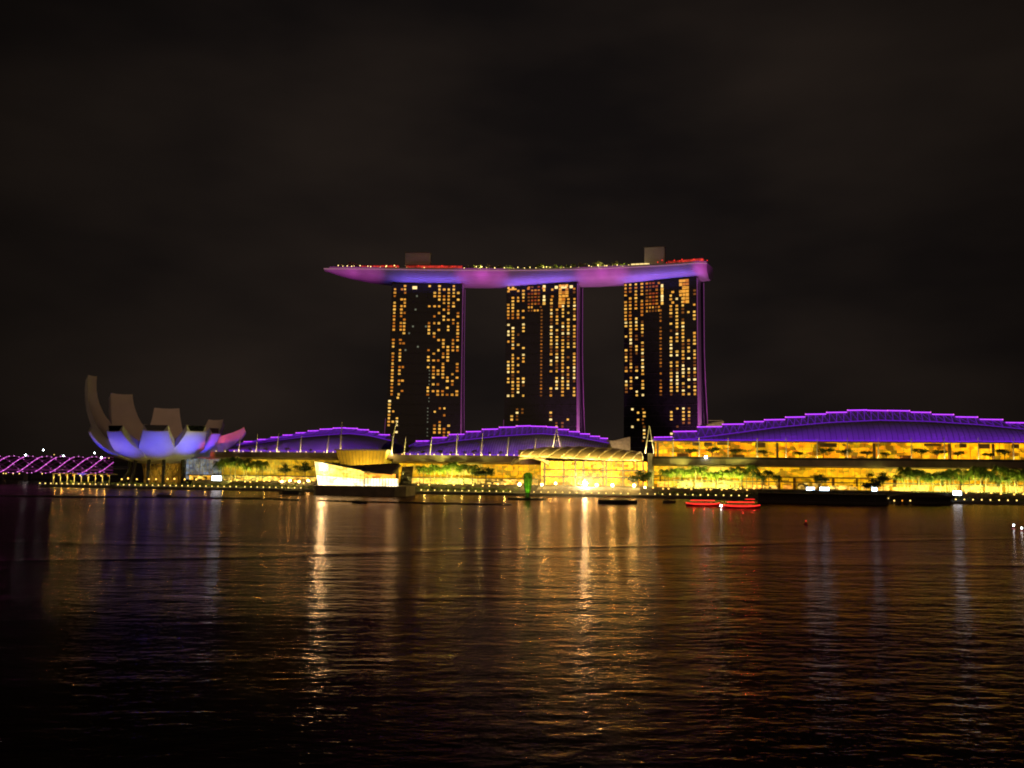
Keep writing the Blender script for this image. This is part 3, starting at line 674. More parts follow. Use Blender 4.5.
g = MB(); g.prism([(25.4, zb + .9), (34.9, zb + .9), (34.9, zb + .2), (33, zb + .2)], MF.hz(196, 26, zb), MF.hz(211, 26, zb) - .01, 'x'); g.build('eave', M_slab, wb)
g = MB(); xg = MF.hz(190, 30, 8)
g.box(xg, x1, 29.5, 30.3, PZ, PZ + 2.6); f_ = g.build('shopfront', E_shop, wb)
g = MB(); g.box(xg - .5, x1 + .5, 27.5, 31, PZ + 2.604, PZ + 3.0); g.build('awning', M_dark, wb)
stepsW = [(244, 444.0), (257, 441.8), (271, 439.6), (283, 437.4), (296, 435.2), (308, 433.0), (320, 431.0), (333, 429.3), (346, 428.2), (358, 429.6), (369, 431.8), (379, 434.6), (390, 438.0)]
innW = [(244, 446.5), (270, 442), (300, 437.8), (330, 435), (350, 434), (370, 436), (391, 441)]
roof(wb, stepsW, innW, 451.0, 300, 44, 62, 76, 2600)
g = MB()
for px, py in ((240, 435), (257, 434), (278, 434), (301, 435), (328, 436)): mast(wb, px, py, 27, zt)
mast(wb, 341.5, 422, 30, zt, .4, .4, 1400); mast(wb, 393.5, 421.5, 26, zof(393, 452, 26) - 1, 1.8, .42, 1600)
for px in range(216, 336, 9):
    x = MF.hz(px, 24.6, zt + .3); g = MB(); g.ball((x, 24.7, zt + .42), .28, 6, 4); g.build('terrace_lamp', E_lamp, wb)

# --- middle block
mb = mthing('mall_block', 'middle mall block behind arched golden canopy under the middle purple roof', 'mall building', 0, 0, 0, 'blocks of the waterfront mall')
zt2, zb2 = zof(450, 455.3, 26), zof(450, 464.0, 26)
x0 = xe + 4.02; x1 = MF.hz(541, 35, 10); x2 = MF.hz(647, 35, 10)
g = MB(); g.box(x0, x1, 35, 36, PZ, zb2); f_ = g.build('window', E_low, mb); mullions(f_, x0, x1, 35, PZ, zb2, 3.0, M_gold, .11, 3)
g = MB(); g.prism([(25, zb2 + 1.2), (25, zt2), (100, zt2), (100, zb2), (33, zb2)], x0, MF.hz(519, 26, zb2), 'x'); g.build('terrace', M_slab, mb)
g = MB(); g.box(x0 + 4, x1 - 1, 29.5, 30.3, PZ, PZ + 2.9); f_ = g.build('shopfront', E_shop, mb)
g = MB(); g.box(x0 + 3.5, x1 - .5, 27.5, 31, PZ + 2.904, PZ + 3.3); g.build('awning', M_dark, mb)
za = zof(590, 461.5, 34)
g = MB(); g.box(x1 + .01, x2, 35, 36, PZ, za); f_ = g.build('window', E_atrium, mb); mullions(f_, x1 + .01, x2, 35, PZ, za, 2.4, M_cream, .09, 3)
g = MB()
for k in range(6): xx = x1 + 2 + k * (x2 - x1 - 4) / 5; g = MB(); g.box(xx - .5, xx + .5, 33.6, 34.6, PZ, za - .004); g.build('column', M_cream, mb)
pass
for k, zz in enumerate((PZ + 4.2, PZ + 8.0)):
    g = MB(); g.box(x1 + 1, x2 - 1, 31.5 + k, 34.7 - .02 * k, zz, zz + .7); g.build('gallery', M_stone, mb)
g = MB(); xa = MF.hz(648, 24, 10); xb = MF.hz(652.6, 24, 10); g.box(xa, xb, 22, 34, PZ, zof(650, 453.5, 24)); g.build('pylon', M_stone, mb)
stepsM = [(416, 444.6), (432, 441.2), (449, 437.8), (466, 434.6), (482, 431.8), (499, 429.4), (516, 427.4), (531, 426.2), (547, 427.0), (558, 429.4), (569, 431.6), (580, 433.8), (590, 436.2), (600, 438.2), (608, 441)]
innM = [(416, 447), (450, 442), (500, 436.5), (540, 434), (570, 436), (609, 443.5)]
roof(mb, stepsM, innM, 455.0, 470, 44, 62, 76, 3000)
for px, py in ((405, 437), (431, 437), (457, 433), (482, 433.5), (508, 437), (535, 438)): mast(mb, px, py, 27, zt2)
def a_frame(par, px, py0, pya, pxb, pyb, pxc, y):
    xt, ztt = H(px, py0, y); xl, zl = H(pxb, pyb, y); xr, zr = H(pxc, pyb, y)
    g = MB(); g.tube([(xl, y - 1.2, zl), (xt - .05, y, ztt)], [.42, .22], 7); g.tube([(xr, y + 1.2, zr), (xt + .05, y, ztt)], [.42, .22], 7)
    g.tube([(xl + (xt - xl) * .45, y - .7, zl + (ztt - zl) * .45), (xr + (xt - xr) * .45, y + .7, zr + (ztt - zr) * .45)], .14, 5); g.build('mast', M_steel, par)
    pt('mast_uplight', MF.w((xl + xr) / 2, y - 3, zl + 1), 2600, (1.0, .74, .32), .2)
a_frame(mb, 556.6, 428.5, 0, 552.4, 450, 560.6, 40)
a_frame(mb, 649.4, 426, 0, 645, 453.5, 654, 26)
for px in list(range(402, 517, 8)):
    x = MF.hz(px, 24.6, zt2 + .3); g = MB(); g.ball((x, 24.7, zt2 + .42), .3, 6, 4); g.build('terrace_lamp', E_lamp, mb)
# arched canopy over the event plaza, a part of the middle block
def canopy(par, tab_f, tab_b, yf, yb, ribs, rib_r):
    n = 24; rows = []
    def it(tab, s):
        k = s * (len(tab) - 1); i = min(int(k), len(tab) - 2); f2 = k - i
        return tab[i][0] + (tab[i + 1][0] - tab[i][0]) * f2, tab[i][1] + (tab[i + 1][1] - tab[i][1]) * f2
    for k in range(n + 1):
        pf = it(tab_f, k / n); pb = it(tab_b, k / n); xf, zf = H(pf[0], pf[1], yf); xb, zb_ = H(pb[0], pb[1], yb); r_ = []
        for q in range(7):
            s = q / 6; bul = math.sin(s * math.pi) * 1.6
            r_.append(Vector((xf + (xb - xf) * s, yf + (yb - yf) * s, zf + (zb_ - zf) * s + bul)))
        rows.append(r_)
    g = MB(); g.grid(rows); g.grid([[p - Vector((0, 0, .5)) for p in r_][::-1] for r_ in rows]); sh = g.build('canopy', M_memb, par, True)
    g = MB()
    for j in range(ribs + 1):
        k = j * n / ribs; a = int(min(k, n - .001)); pts = []
        for q in range(7):
            kk = min(n, k + q * .55); i = min(int(kk), n - 1); f2 = kk - i
            pts.append(rows[i][q].lerp(rows[i + 1][q], f2) + Vector((0, -.1, .35)))
        g.tube(pts, rib_r, 5)
    g.build('ribs', M_cream, sh)
    g = MB(); g.tube([r_[0] + Vector((0, -.3, .1)) for r_ in rows], .3, 5); g.tube([r_[6] + Vector((0, .2, .3)) for r_ in rows], .3, 5); g.build('edge_beams', M_cream, sh)
    return rows
rows = canopy(mb, [(519, 456), (545, 457.5), (580, 459), (612, 460.5), (643, 461)], [(517, 451.5), (548, 448), (580, 447.2), (612, 449), (640, 453)], 12, 34, 11, .33)
canopy(mb, [(511, 465), (521, 460), (531, 458), (541, 460.5), (549, 465.5)], [(513, 463), (523, 458.5), (532, 457), (541, 458.5), (547, 463)], 9, 24, 5, .25)
for k in range(6):
    p = rows[2 + k * 4][0]; pt('canopy_fill', MF.w(p.x, p.y - 2.5, p.z + 2.6), 4200, (1.0, .70, .18), .2)  # added lamps hung ahead of the edge, in place of the membrane's backlit glow
    p = rows[2 + k * 4][3]; pt('canopy_fill', MF.w(p.x, p.y, p.z - 4), 1200, (1.0, .70, .25), .2)
for px, y in ((545, 16), (575, 14), (606, 14), (637, 16)):
    x = MF.hz(px, y, 8); zz = zof(px, 459.5, y); g = MB(); g.tube([(x, y, 1.07 if y <= 14 else PZ), (x, y, zz)], .35, 7); g.build('canopy_column', M_stone, mb)
for k in range(5): pt('steps_fill', MF.w(MF.hz(550 + k * 20, 3, 6), 2.6, 4.6), 520, (1.0, .60, .12), .2)  # added unseen lamps that brighten the plaza steps
# steps of the event plaza
g = MB(); xa = MF.hz(538, 12, 4); xb = MF.hz(640, 12, 4)
for k in range(8): g.box(xa, xb, 4.5 + k * 1.15, 14 - .01 * (8 - k), 1.07 + k * .453, 1.07 + (k + 1) * .453 - .002)
tag(g.build('plaza_steps', M_stone, loc=MF.o, rotz=MF.rot), 'wide pale stone steps of the event plaza below the arched golden canopy', 'steps')

# --- east block
eb = mthing('mall_block', 'long east mall block with orange upper hall under the largest purple roof', 'mall building', 0, 0, 0, 'blocks of the waterfront mall')
zt3, zb3 = zof(840, 460.2, 26), zof(840, 468.2, 26)
x0 = MF.hz(654, 35, 15); x1 = MF.hz(1090, 35, 15)
zr = zof(840, 442.0, 34)
g = MB(); g.box(x0, x1, 35, 36, PZ, zb3); f_ = g.build('window', E_low, eb); mullions(f_, x0, x1, 35, PZ, zb3, 2.8, M_gold, .08, 2)
g = MB(); g.box(x0, x1, 44, 45, zt3, zr); f_ = g.build('window', E_upper, eb); mullions(f_, x0, x1, 44, zt3 + 1.2, zr, 4.5, M_gold, .10, 2)
g = MB(); g.prism([(25, zb3 + .8), (25, zt3), (43.99, zt3), (43.99, zb3), (33, zb3)], x0, x1, 'x'); g.build('terrace', M_slab, eb)
g = MB(); g.prism([(33, zr - .3), (33, zr + .3), (45.9, zr + .5), (45.9, zr + .004)], x0, x1, 'x'); g.build('eave', M_slab, eb)
g = MB(); g.box(x0, x1, 25.1, 25.25, zt3 + .002, zt3 + 1.1); g.build('balustrade', M_dark, eb)
rs = random.Random(5); x = x0 + 2
for k in range(26):                                                    # lit shopfronts behind the palms
    ww = rs.uniform(3, 10); 
    if x + ww > x1: break
    hh = rs.uniform(1.6, 3.2); g = MB(); g.box(x, x + ww, 30 - .02 * (k % 3), 31, PZ + .1, PZ + hh); g.build('shopfront', E_shop if rs.random() < .75 else E_orange, eb); x += ww + rs.uniform(.4, 3)
g = MB(); g.box(x0, x1, 27.5, 31.5, PZ + 3.4, PZ + 3.8); g.build('awning', M_dark, eb)
rs = random.Random(19); x = x0 + 1
hz3 = zr - zt3
while x < x1 - 8:                                                      # blinds, service rooms and counters seen in the upper hall
    ww = rs.uniform(2.5, 9); kind = rs.random()
    g = MB()
    if kind < .34: g.box(x, x + ww, 43.3, 43.7, zr - hz3 * rs.uniform(.18, .36), zr - .35); g.build('blind', M_slab, eb)
    elif kind < .62: g.box(x, x + ww, 42.0, 43.0, zt3 + .01, zt3 + rs.uniform(1.2, 3.0)); g.build('counter', M_brown, eb)
    elif kind < .80: g.box(x, x + 1.1, 42.4, 43.7, zt3 + .01, zr - .32); g.build('column', M_slab, eb)
    x += ww + rs.uniform(.5, 7)
zmid = PZ + (zb3 - PZ) * .52
g = MB(); g.box(x0, x1, 33.6, 34.6, zmid, zmid + .55); g.build('gallery', M_brown, eb)
x = x0 + 3
while x < x1 - 6:
    ww = rs.uniform(.7, 1.6); g = MB(); g.box(x, x + ww, 33.9, 34.6, PZ, zmid - .01); g.build('column', M_brown, eb); x += rs.uniform(7, 13)
stepsE = [(654, 443.5), (673, 437.4), (697, 431.6), (722, 427.0), (744, 424.4), (764, 421.9), (785, 419.9), (805, 417.3), (826, 414.4), (847, 412.6), (867, 410.4), (888, 410.6), (910, 412.2), (931, 414.4), (954, 416.9), (978, 419.4), (1003, 422.6), (1028, 425.6), (1054, 429.5), (1082, 434)]
innE = [(654, 444.4), (680, 440.5), (720, 435.5), (780, 427.4), (830, 422.8), (880, 420.6), (930, 421.8), (980, 425.2), (1024, 429.6), (1085, 437.5)]
roof(eb, stepsE, innE, 441.0, 840, 46, 64, 78, 3200)
for px in (673, 699, 728, 757, 786, 817, 847, 878, 911, 944, 978, 1013): mast(eb, px, 437.5, 27, zt3, .1, .3, 700)
# warm lamps washing the upper hall and the terrace edge
for px in range(670, 1085, 46): pt('terrace_uplight', MF.w(MF.hz(px, 40, zt3), 40, zt3 + 1), 500, (1.0, .5, .08), .15)
for k, px in enumerate((690, 760, 835, 905, 975)): area('slab_wash', MF.w(MF.hz(px, 18, 8), 16, PZ + .6), MF.w(MF.hz(px, 26, zb3), 25, zb3), 600, (1.0, .62, .25), 18, .4)
for k, px in enumerate((230, 290, 430, 490)): area('slab_wash', MF.w(MF.hz(px, 18, 8), 16, PZ + .6), MF.w(MF.hz(px, 26, zb), 25, zb), 700, (1.0, .6, .25), 18, .4)

# --- theatre box and far annexes
xa, za_ = H(336.5, 450.5, 22); xb, zb_ = H(387, 451, 22); zz = zof(360, 466, 22)
th = mthing('theatre_box', 'mustard yellow lit box shaped hall above the crystal pavilion', 'hall')
g = MB(); g.prism([(xa, za_), (xb, za_), (xb - 2.2, zz - 2), (xa + 3.2, zz - 2)], 21, 33, 'y'); wl = g.build('wall', M_mustard, th)
g = MB(); g.prism([(xa - .6, za_ + .004), (xb + .6, za_ + .004), (xb + .6, za_ + .7), (xa - .6, za_ + .7)], 20, 34, 'y'); g.build('roof', M_slab, th)
g = MB(); g.box(xa + 3, xb - 3, 21.5, 33, PZ, zz - 2.004); g.build('base', M_slab, th)
g = MB()
for k in range(14):
    s_ = (k + .5) / 14; xt_ = xa + (xb - xa) * s_; xq_ = xa + 3.2 + (xb - xa - 5.4) * s_; g.tube([(xq_, 20.9, zz - 1.9), (xt_, 20.9, za_ - .1)], .12, 4)
stuff(g.build('cladding_fins', M_slab, wl))
area('theatre_wash', MF.w((xa + xb) / 2, 12, zz - 3), MF.w((xa + xb) / 2, 21, (za_ + zz) / 2), 5200, (1.0, .68, .10), xb - xa - 4, .5)
def annex(label, poly, Y, m, light):
    pts = [at_y(px, py, Y) for px, py in poly]; o = Vector((sum(p.x for p in pts) / len(pts), Y, 1.0)); t = thing('annex_building', label, 'annex', o)
    lo = min(p.z for p in pts) - o.z
    g = MB(); P2 = [(p.x - o.x, p.z - o.z) for p in pts]; g.prism(P2, -6, 30, 'y'); g.build('roof', m, t)
    xs = [p[0] for p in P2]; g = MB(); g.box(min(xs) + 1, max(xs) - 1, -4, 28, 0, lo - .004); g.build('wall', M_slab, t)
    g = MB()
    for k in range(1, 4):
        z = lo + k * 2.6; g.box(min(xs) + 1, max(xs) - 1, -6.3, -6.004, z, z + .3)
    g.build('rails', M_steel, t)
    area('annex_wash', (o.x, Y - 20, lo + o.z - 6), (o.x, Y - 6, lo + o.z + 8), light, (1.0, .66, .30), 12, 1)
annex('dim slanted roof annex beside the foot of the pink ended tower', [(600, 444), (629, 437), (629, 453), (600, 453)], 600, M_stone, 3000)
annex('small pinkish block behind the rising edge of the largest purple roof', [(704, 426), (711, 423), (722, 421.5), (722, 432), (704, 432)], 640, M_stone, 1800)

QF = MF; MF = Frame(QF.w(0, -22), -12.3); H = MF.hit                 # its own frame, out in the bay
# ------------------------------------------------------------------ crystal pavilion on its own platform in the bay
xa = MF.hz(312, -14, 3); xb = MF.hz(404, -14, 3); zp = zof(360, 486, -14)
g = MB(); g.prism([(xa, -12), (xa + 3, -16), (xb - 4, -16), (xb, -11), (xb, 3), (xa, 3)], -2, zp, 'z'); plat = tag(g.build('platform', M_slab, loc=MF.o, rotz=MF.rot), 'dark platform in the water under the crystal pavilion', 'platform')
cp = mthing('crystal_pavilion', 'faceted glass pavilion glowing pale yellow on dark platform in the water', 'pavilion')
def face(px, py, y): x, z = H(px, py, y); return (x, y, z)
A0, A1, B1, B0 = face(318, 485.6, -11), face(315, 461.5, -13), face(364.5, 471, -10), face(363.5, 485.6, -10)
zlo = zp + .01
def facet(name, poly, m, off):
    g = MB(); v = [Vector(p) for p in poly]; n = (v[1] - v[0]).cross(v[2] - v[0]).normalized()
    if n.y > 0: n = -n
    g.loft([[p for p in v], [p - n * off for p in v]]); return g.build(name, m, cp)
A0 = (A0[0], A0[1], zlo); B0 = (B0[0], B0[1], zlo)
mid = lambda p, q, t: tuple(p[i] + (q[i] - p[i]) * t for i in range(3))
f1 = facet('window', [mid(A0, A1, .42), mid(B0, B1, .42), B1, A1], E_cryst, .3); facet('window', [A0, B0, mid(B0, B1, .415), mid(A0, A1, .415)], E_crystw, .3)
g = MB(); 
for k in range(15):
    s = k / 14; a = Vector(mid(A0, B0, s)); c = Vector(mid(A1, B1, s)); g.tube([a + Vector((0, -.2, 0)), c + Vector((0, -.2, 0))], .09, 4)
for k in range(1, 6):
    g.tube([Vector(mid(A0, A1, k / 6)) + Vector((0, -.2, 0)), Vector(mid(B0, B1, k / 6)) + Vector((0, -.2, 0))], .07, 4)
g.build('mullions', M_steel, f1)
g = MB(); g.loft([[A1, B1, (B1[0], 0, B1[2] + 1), (A1[0] + 3, 2, A1[2] - 2)], [tuple(Vector(p) + Vector((0, 0, .35))) for p in (A1, B1, (B1[0], 0, B1[2] + 1), (A1[0] + 3, 2, A1[2] - 2))]]); g.build('roof', M_dark, cp)
g = MB(); g.loft([[(A0[0], A0[1] + .3, zlo), (A1[0], A1[1] + .3, A1[2] - .01), (A1[0] + 3, 2, A1[2] - 2.1), (A0[0] + 3, 2, zlo)], [(A0[0] + .3, A0[1] + .3, zlo), (A1[0] + .3, A1[1] + .3, A1[2] - .01), (A1[0] + 3.3, 2, A1[2] - 2.1), (A0[0] + 3.3, 2, zlo)]]); g.build('wall', E_cryst, cp)
C0 = H(398, 478, -9); xq = H(364.6, 478, -9)[0]
g = MB(); g.box(B0[0] + .02, C0[0], -9, -8.6, zlo, zof(380, 478.6, -9)); f2 = g.build('window', E_crystw, cp)
g = MB()
for k in range(12): x = B0[0] + .3 + k * (C0[0] - B0[0] - .4) / 11; g.box(x - .1, x + .1, -9.25, -9.004, zlo, zof(380, 478.6, -9))
g.build('mullions', M_dark, f2)
g = MB(); g.box(B0[0] + .02, C0[0] - 1.5, -8.9, -8.5, zof(380, 478.55, -9), zof(380, 474, -9)); g.build('window', E_orange, cp)
rp_ = [face(362, 471.5, -11), face(392, 475.0, -12), face(401, 466, -10), face(398, 464.2, 2), face(352, 466.2, 2)]
g = MB(); g.loft([rp_, [(p[0], p[1], p[2] + .5) for p in rp_]]); g.build('roof', M_slab, cp)
g = MB(); g.loft([[face(399.5, 485, -9), face(402, 466.6, -9.5), face(413, 466, 1), face(411, 485, 1)], [tuple(Vector(p) + Vector((.2, .3, 0))) for p in (face(399.5, 485, -9), face(402, 466.6, -9.5), face(413, 466, 1), face(411, 485, 1))]]); g.build('glass_wall', M_glass, cp)
def flood(label, px, py, y, r, m, base, group=None, cat='flood lamp'):
    x, z = H(px, py, y); t = mthing('flood_lamp', label, cat, x, y, base, group)
    g = MB(); g.tube([(0, 0, 0), (0, 0, z - base - r * .7)], .1, 5); g.build('pole', M_dark, t)
    g = MB(); g.ball((0, 0, z - base), r, 10, 6); g.build('lamp_head', m, t); return t
flood('brightest round flood lamp on the tall end of the crystal pavilion', 322.5, 467, -13.2, .95, E_floodb, zp)

MF = QF; H = MF.hit

# ------------------------------------------------------------------ promenade lamps
def lamp_proto():
    t = thing('promenade_lamp', 'p', 'lamp')
    g = MB(); g.lathe([(.16, 0), (.10, .15), (.07, .3), (.07, .42), (.2, .48)], 7); g.build('post', M_dark, t)
    g = MB(); g.ball((0, 0, .73), .29, 8, 5); g.build('globe', E_lamp, t); return t
lproto = [lamp_proto()]; lused = [0]
ZONES = [(40, 118, 'small white promenade lamp on the quay left of the lotus museum', 'lamps on the quay left of the museum'), (118, 245, 'small white promenade lamp at the water edge before the lotus museum', 'lamps before the lotus museum'),
         (245, 312, 'small white promenade lamp at the edge between museum and crystal pavilion', 'lamps before the west mall block'), (408, 521, 'small white promenade lamp between crystal pavilion and green lit column', 'lamps before the middle mall block'),
         (534, 640, 'small white promenade lamp at the foot of the event plaza steps', 'lamps below the event plaza'), (640, 757, 'small white promenade lamp behind the red lit boats', 'lamps behind the red boats'),
         (888, 1036, 'small white promenade lamp before the palms at far end of the mall', 'lamps before the east palms')]
for a, c, lab, grp in ZONES:
    xa = MF.hz(a, .15, 4); xb = MF.hz(c, .15, 4); n = int((xb - xa) / 3.65)
    for k in range(n):
        x = xa + k * 3.65
        place(lproto, lused, 0, MF.w(x, .15, 1.304), MF.rot, lab, grp)
# bright lamps of the event plaza
for px, py, r, m, lab in ((519.5, 484.3, .75, E_flood, 'bright white flood lamp just left of the green lit column'), (542, 484.6, .6, E_flood, 'bright flood lamp just right of the green lit column'),
    (555.6, 483.4, .6, E_flood, 'bright flood lamp beneath the left end of the arched canopy'), (585, 483.4, 1.0, E_floodb, 'largest white flood lamp in the middle of the event plaza'),
    (596.7, 485, .75, E_flood, 'flood lamp just right of the largest plaza lamp'), (612.5, 485.3, .75, E_flood, 'flood lamp beneath the middle right of the arched canopy'), (634, 485.6, .75, E_flood, 'flood lamp at the right end of the event plaza'),
    (498, 484, .5, E_lamp, 'plain lamp between the palms and the green lit column'), (645, 487.3, .45, E_flood, 'small white flood lamp beside the stone pylon')):
    flood(lab, px, py, 9, r, m, 1.07)
flood('bright white lamp on the upper terrace under the largest purple roof', 706, 457, 24.5, .7, E_lampc, zt3)

for px, py in ((282, 481.5), (290, 480.5), (299, 481.6), (308, 480.6)):
    flood('bright white lamp in the cluster just left of the crystal pavilion', px, py, 12, .55, E_flood, 1.07, 'bright lamps left of the crystal pavilion')
# tall garden lamps between the hedges and the shops
gl = thing('garden_lamp', 'p', 'lamp'); g = MB(); g.lathe([(.14, 0), (.07, .4), (.06, 3.3), (.2, 3.4)], 7); g.build('post', M_dark, gl)
g = MB(); g.ball((0, 0, 3.75), .42, 8, 5); g.build('globe', E_garden, gl); glu = [0]; rg = random.Random(77)
for a, c, n, y, lab, grp in ((120, 196, 9, 15, 'yellow garden lamp on a post beneath the lotus museum', 'garden lamps below the museum'), (232, 310, 13, 13.2, 'yellow garden lamp on a post before the west mall block', 'garden lamps before the west block'), (418, 516, 12, 13.2, 'yellow garden lamp on a post between crystal pavilion and green column', 'garden lamps before the middle block'),
                             (655, 756, 15, 13.2, 'yellow garden lamp on a post behind the red lit boats', 'garden lamps behind the red boats'), (968, 1034, 7, 13.2, 'yellow garden lamp on a post under the palms at far end', 'garden lamps under the far palms')):
    for k in range(n):
        px = a + (c - a) * (k + rg.uniform(-.3, .3)) / (n - 1); place([gl], glu, 0, MF.w(MF.hz(px, y, 4), y, 1.06), MF.rot, lab, grp, rg.uniform(.85, 1.15))

# lit screens and kiosks
def screen(label, px0, px1, py0, py1, y, m):
    xa, z1 = H(px0, py0, y); xb, z0 = H(px1, py1, y); c = (xa + xb) / 2; hw = (xb - xa) / 2
    base = PZ if y > 14 else 1.07
    t = mthing('display_screen', label, 'screen', c, y, base)
    g = MB(); g.box(-hw, hw, 0, .3, z0 - base, z1 - base); pn = g.build('panel', m, t)
    g = MB(); g.box(-hw - .15, hw + .15, .304, .6, max(.02, z0 - base - .15), z1 - base + .15); g.build('frame', M_dark, t)
    g = MB(); g.box(-hw + .2, -hw + .5, .31, .59, 0, max(.021, z0 - base - .15)); g.build('leg', M_dark, t)
    g = MB(); g.box(hw - .5, hw - .2, .31, .59, 0, max(.021, z0 - base - .15)); g.build('leg', M_dark, t)
screen('glowing blue white screen in front of the pale west hall', 212, 221, 476, 480.5, 15, E_screen); screen('upper blue white screen hung above the other in the pale west hall', 213.5, 221, 470.5, 473.5, 27, E_pale)
screen('left wide cool white display under the longest hall', 806.5, 814.5, 487.3, 490.6, 15, E_screen); screen('right wide cool white display under the longest hall', 820, 829, 487.3, 490.6, 15, E_screen)
screen('small cool white display between dark trees', 871.5, 877, 486.8, 491, 15, E_screen); screen('cool white display beside the dark domed shelter', 953, 961.5, 491, 495.2, 12, E_screen)

# ------------------------------------------------------------------ planting
hedge_seed = 50
def hedge(label, px0, px1, y, base, h, dp_, m=M_leaf, group='hedges along the promenade'):
    global hedge_seed; hedge_seed += 1; rnd = random.Random(hedge_seed)
    xa = MF.hz(px0, y, base); xb = MF.hz(px1, y, base); c = (xa + xb) / 2; n = int((xb - xa) * h * 5.5)
    t = mthing('hedge', label, 'hedge', c, y, base - 1.6 if base == 2.66 else base, group)
    g = MB()
    for _ in range(n):
        p = Vector((rnd.uniform(xa - c, xb - c), rnd.gauss(0, dp_ * .4), 0)); bump = .7 + .3 * math.sin(p.x * .9 + hedge_seed) * math.sin(p.x * .37)
        p.z = h * bump * rnd.random() ** .7
        a = Vector((rnd.gauss(0, 1), rnd.gauss(0, 1), rnd.gauss(0, .7))).normalized(); b_ = a.cross(Vector((rnd.gauss(0, 1), rnd.gauss(0, 1), rnd.gauss(0, 1)))).normalized(); s = rnd.uniform(.25, .6)
        g.add([p - a * s, p + b_ * s * .5, p + a * s, p - b_ * s * .5], [(0, 1, 2, 3)])
    g.build('foliage', m, t)
    g = MB(); g.box(xa - c, xb - c, -dp_ * .5, dp_ * .5, 0, .5); g.build('planter', M_quay, t)
for a, c, lab in ((60, 118, 'yellow lit hedge beneath the pergola left of the museum'), (120, 190, 'low hedge beneath the pillars of lotus museum'), (192, 262, 'low hedge in front of the pale west hall'), (264, 312, 'low hedge just left of the crystal pavilion'),
                  (414, 466, 'low hedge just right of the crystal pavilion'), (468, 520, 'low hedge just left of the green lit column')):
    hedge(lab, a, c, 5 if a == 60 else 11, 2.66, 2.9, 3)
hedge('dim hedge between the stone pylon and the red boats', 655, 700, 11, 2.66, 2.6, 3); hedge('dim hedge above the red lit boats', 702, 756, 11, 2.66, 2.6, 3)
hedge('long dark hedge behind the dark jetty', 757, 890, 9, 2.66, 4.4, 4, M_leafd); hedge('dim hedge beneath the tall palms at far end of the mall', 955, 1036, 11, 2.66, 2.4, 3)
palm_row(217, 262, 8, 22, PZ, 'palm tree in the clump before the pale west hall', 'palms before the west hall', (0, 1, 2), 1.12)
palm_row(418, 470, 10, 22, PZ, 'green lit palm tree between crystal pavilion and arched canopy', 'palms before the middle block', (0, 1), 1.02)
palm_row(664, 752, 17, 22, PZ, 'green lit palm tree in the row behind the red boats', 'palms behind the red boats', (0, 1), .88)
palm_row(756, 778, 4, 20, PZ, 'dark palm tree at the end of row above the dark jetty', 'dark palms above the jetty', (2,), .86)
palm_row(898, 960, 13, 20, PZ, 'palm tree in the clump left of the domed shelter display', 'palms left of the display', (0, 2), .92)
palm_row(966, 1034, 15, 20, PZ, 'palm tree in the tall clump at far end of the mall', 'palms at the far end', (0, 2), .98)
PALM_WASH = [(240, 1300), (445, 3200), (690, 3200), (725, 3200), (915, 1300), (945, 1300), (985, 1300), (1015, 1300)]
for px, wt in PALM_WASH: area('palm_uplight', MF.w(MF.hz(px, 15.5, PZ), 14.6, PZ + .9), MF.w(MF.hz(px, 22, 14), 22, 13.0), wt * 7, (.92, .92, .16), 12, .4)
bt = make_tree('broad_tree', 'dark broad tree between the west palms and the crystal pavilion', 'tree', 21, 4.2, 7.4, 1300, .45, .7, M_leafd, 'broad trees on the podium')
bt.location = MF.w(MF.hz(285, 20, 10), 20, PZ)
for px, y, s, lab in ((305, 17, 1.15, 'dark broad tree touching the tall end of crystal pavilion'), (334, 9, 1.5, 'tall dark tree behind the sloping crystal pavilion roof'), (346, 9, 1.35, 'tree just below the mustard hall'), (478, 21, .95, 'dark tree under the brown terrace left of the arched canopy'),
                  (486, 21, .95, 'second dark tree beside the left foot of the small arch'), (638, 14, 1.25, 'dark round tree in front of the stone pylon'), (822, 22, .8, 'small tree alone before the glowing lower hall'), (871, 14, 1.0, 'dark tree above the dark jetty, taller of the pair'), (883, 16, .95, 'dark tree above the dark jetty, lower of the pair')):
    dup(bt, MF.w(MF.hz(px, y, 10), y, PZ if y > 14 else 1.06), px * .7, lab, 'broad trees on the podium', s)
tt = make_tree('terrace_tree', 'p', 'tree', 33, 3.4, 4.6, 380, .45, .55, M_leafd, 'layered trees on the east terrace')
tl = ((690, 'first'), (712, 'b'), (736, 'c'), (764, ''), (800, ''), (824, ''), (845, ''), (868, ''), (888, ''), (921, ''), (938, ''), (960, ''), (990, ''), (1006, ''))
for k, (px, _) in enumerate(tl):
    p = MF.w(MF.hz(px, 29, zt3 + 3), 29 + (k % 3) * 2, zt3); lab = 'dark layered tree on the upper terrace of the east mall'
    if k == 0: tt.location = p; tt['label'] = lab
    else: dup(tt, p, k * 1.3, lab, None, .8 + .12 * (k * 7 % 4))
sh_ = make_tree('terrace_shrub', 'p', 'shrub', 35, 1.3, 1.6, 120, .3, .8, M_leaf, 'shrubs on the west terraces')
k = 0
for lst, zz, lab, grp in (((250, 266, 287, 311), zt, 'small round shrub on the terrace below the smallest purple roof', 'shrubs on the west terrace'), ((423, 440, 451, 464, 474, 490, 501), zt2, 'small round shrub on the terrace below the middle purple roof', 'shrubs on the middle terrace')):
    for px in lst:
        p = MF.w(MF.hz(px, 30, zz), 30, zz)
        if k == 0: sh_.location = p; sh_['label'] = lab; sh_['group'] = grp
        else: dup(sh_, p, k, lab, grp, .9 + .2 * (k % 3))
        k += 1
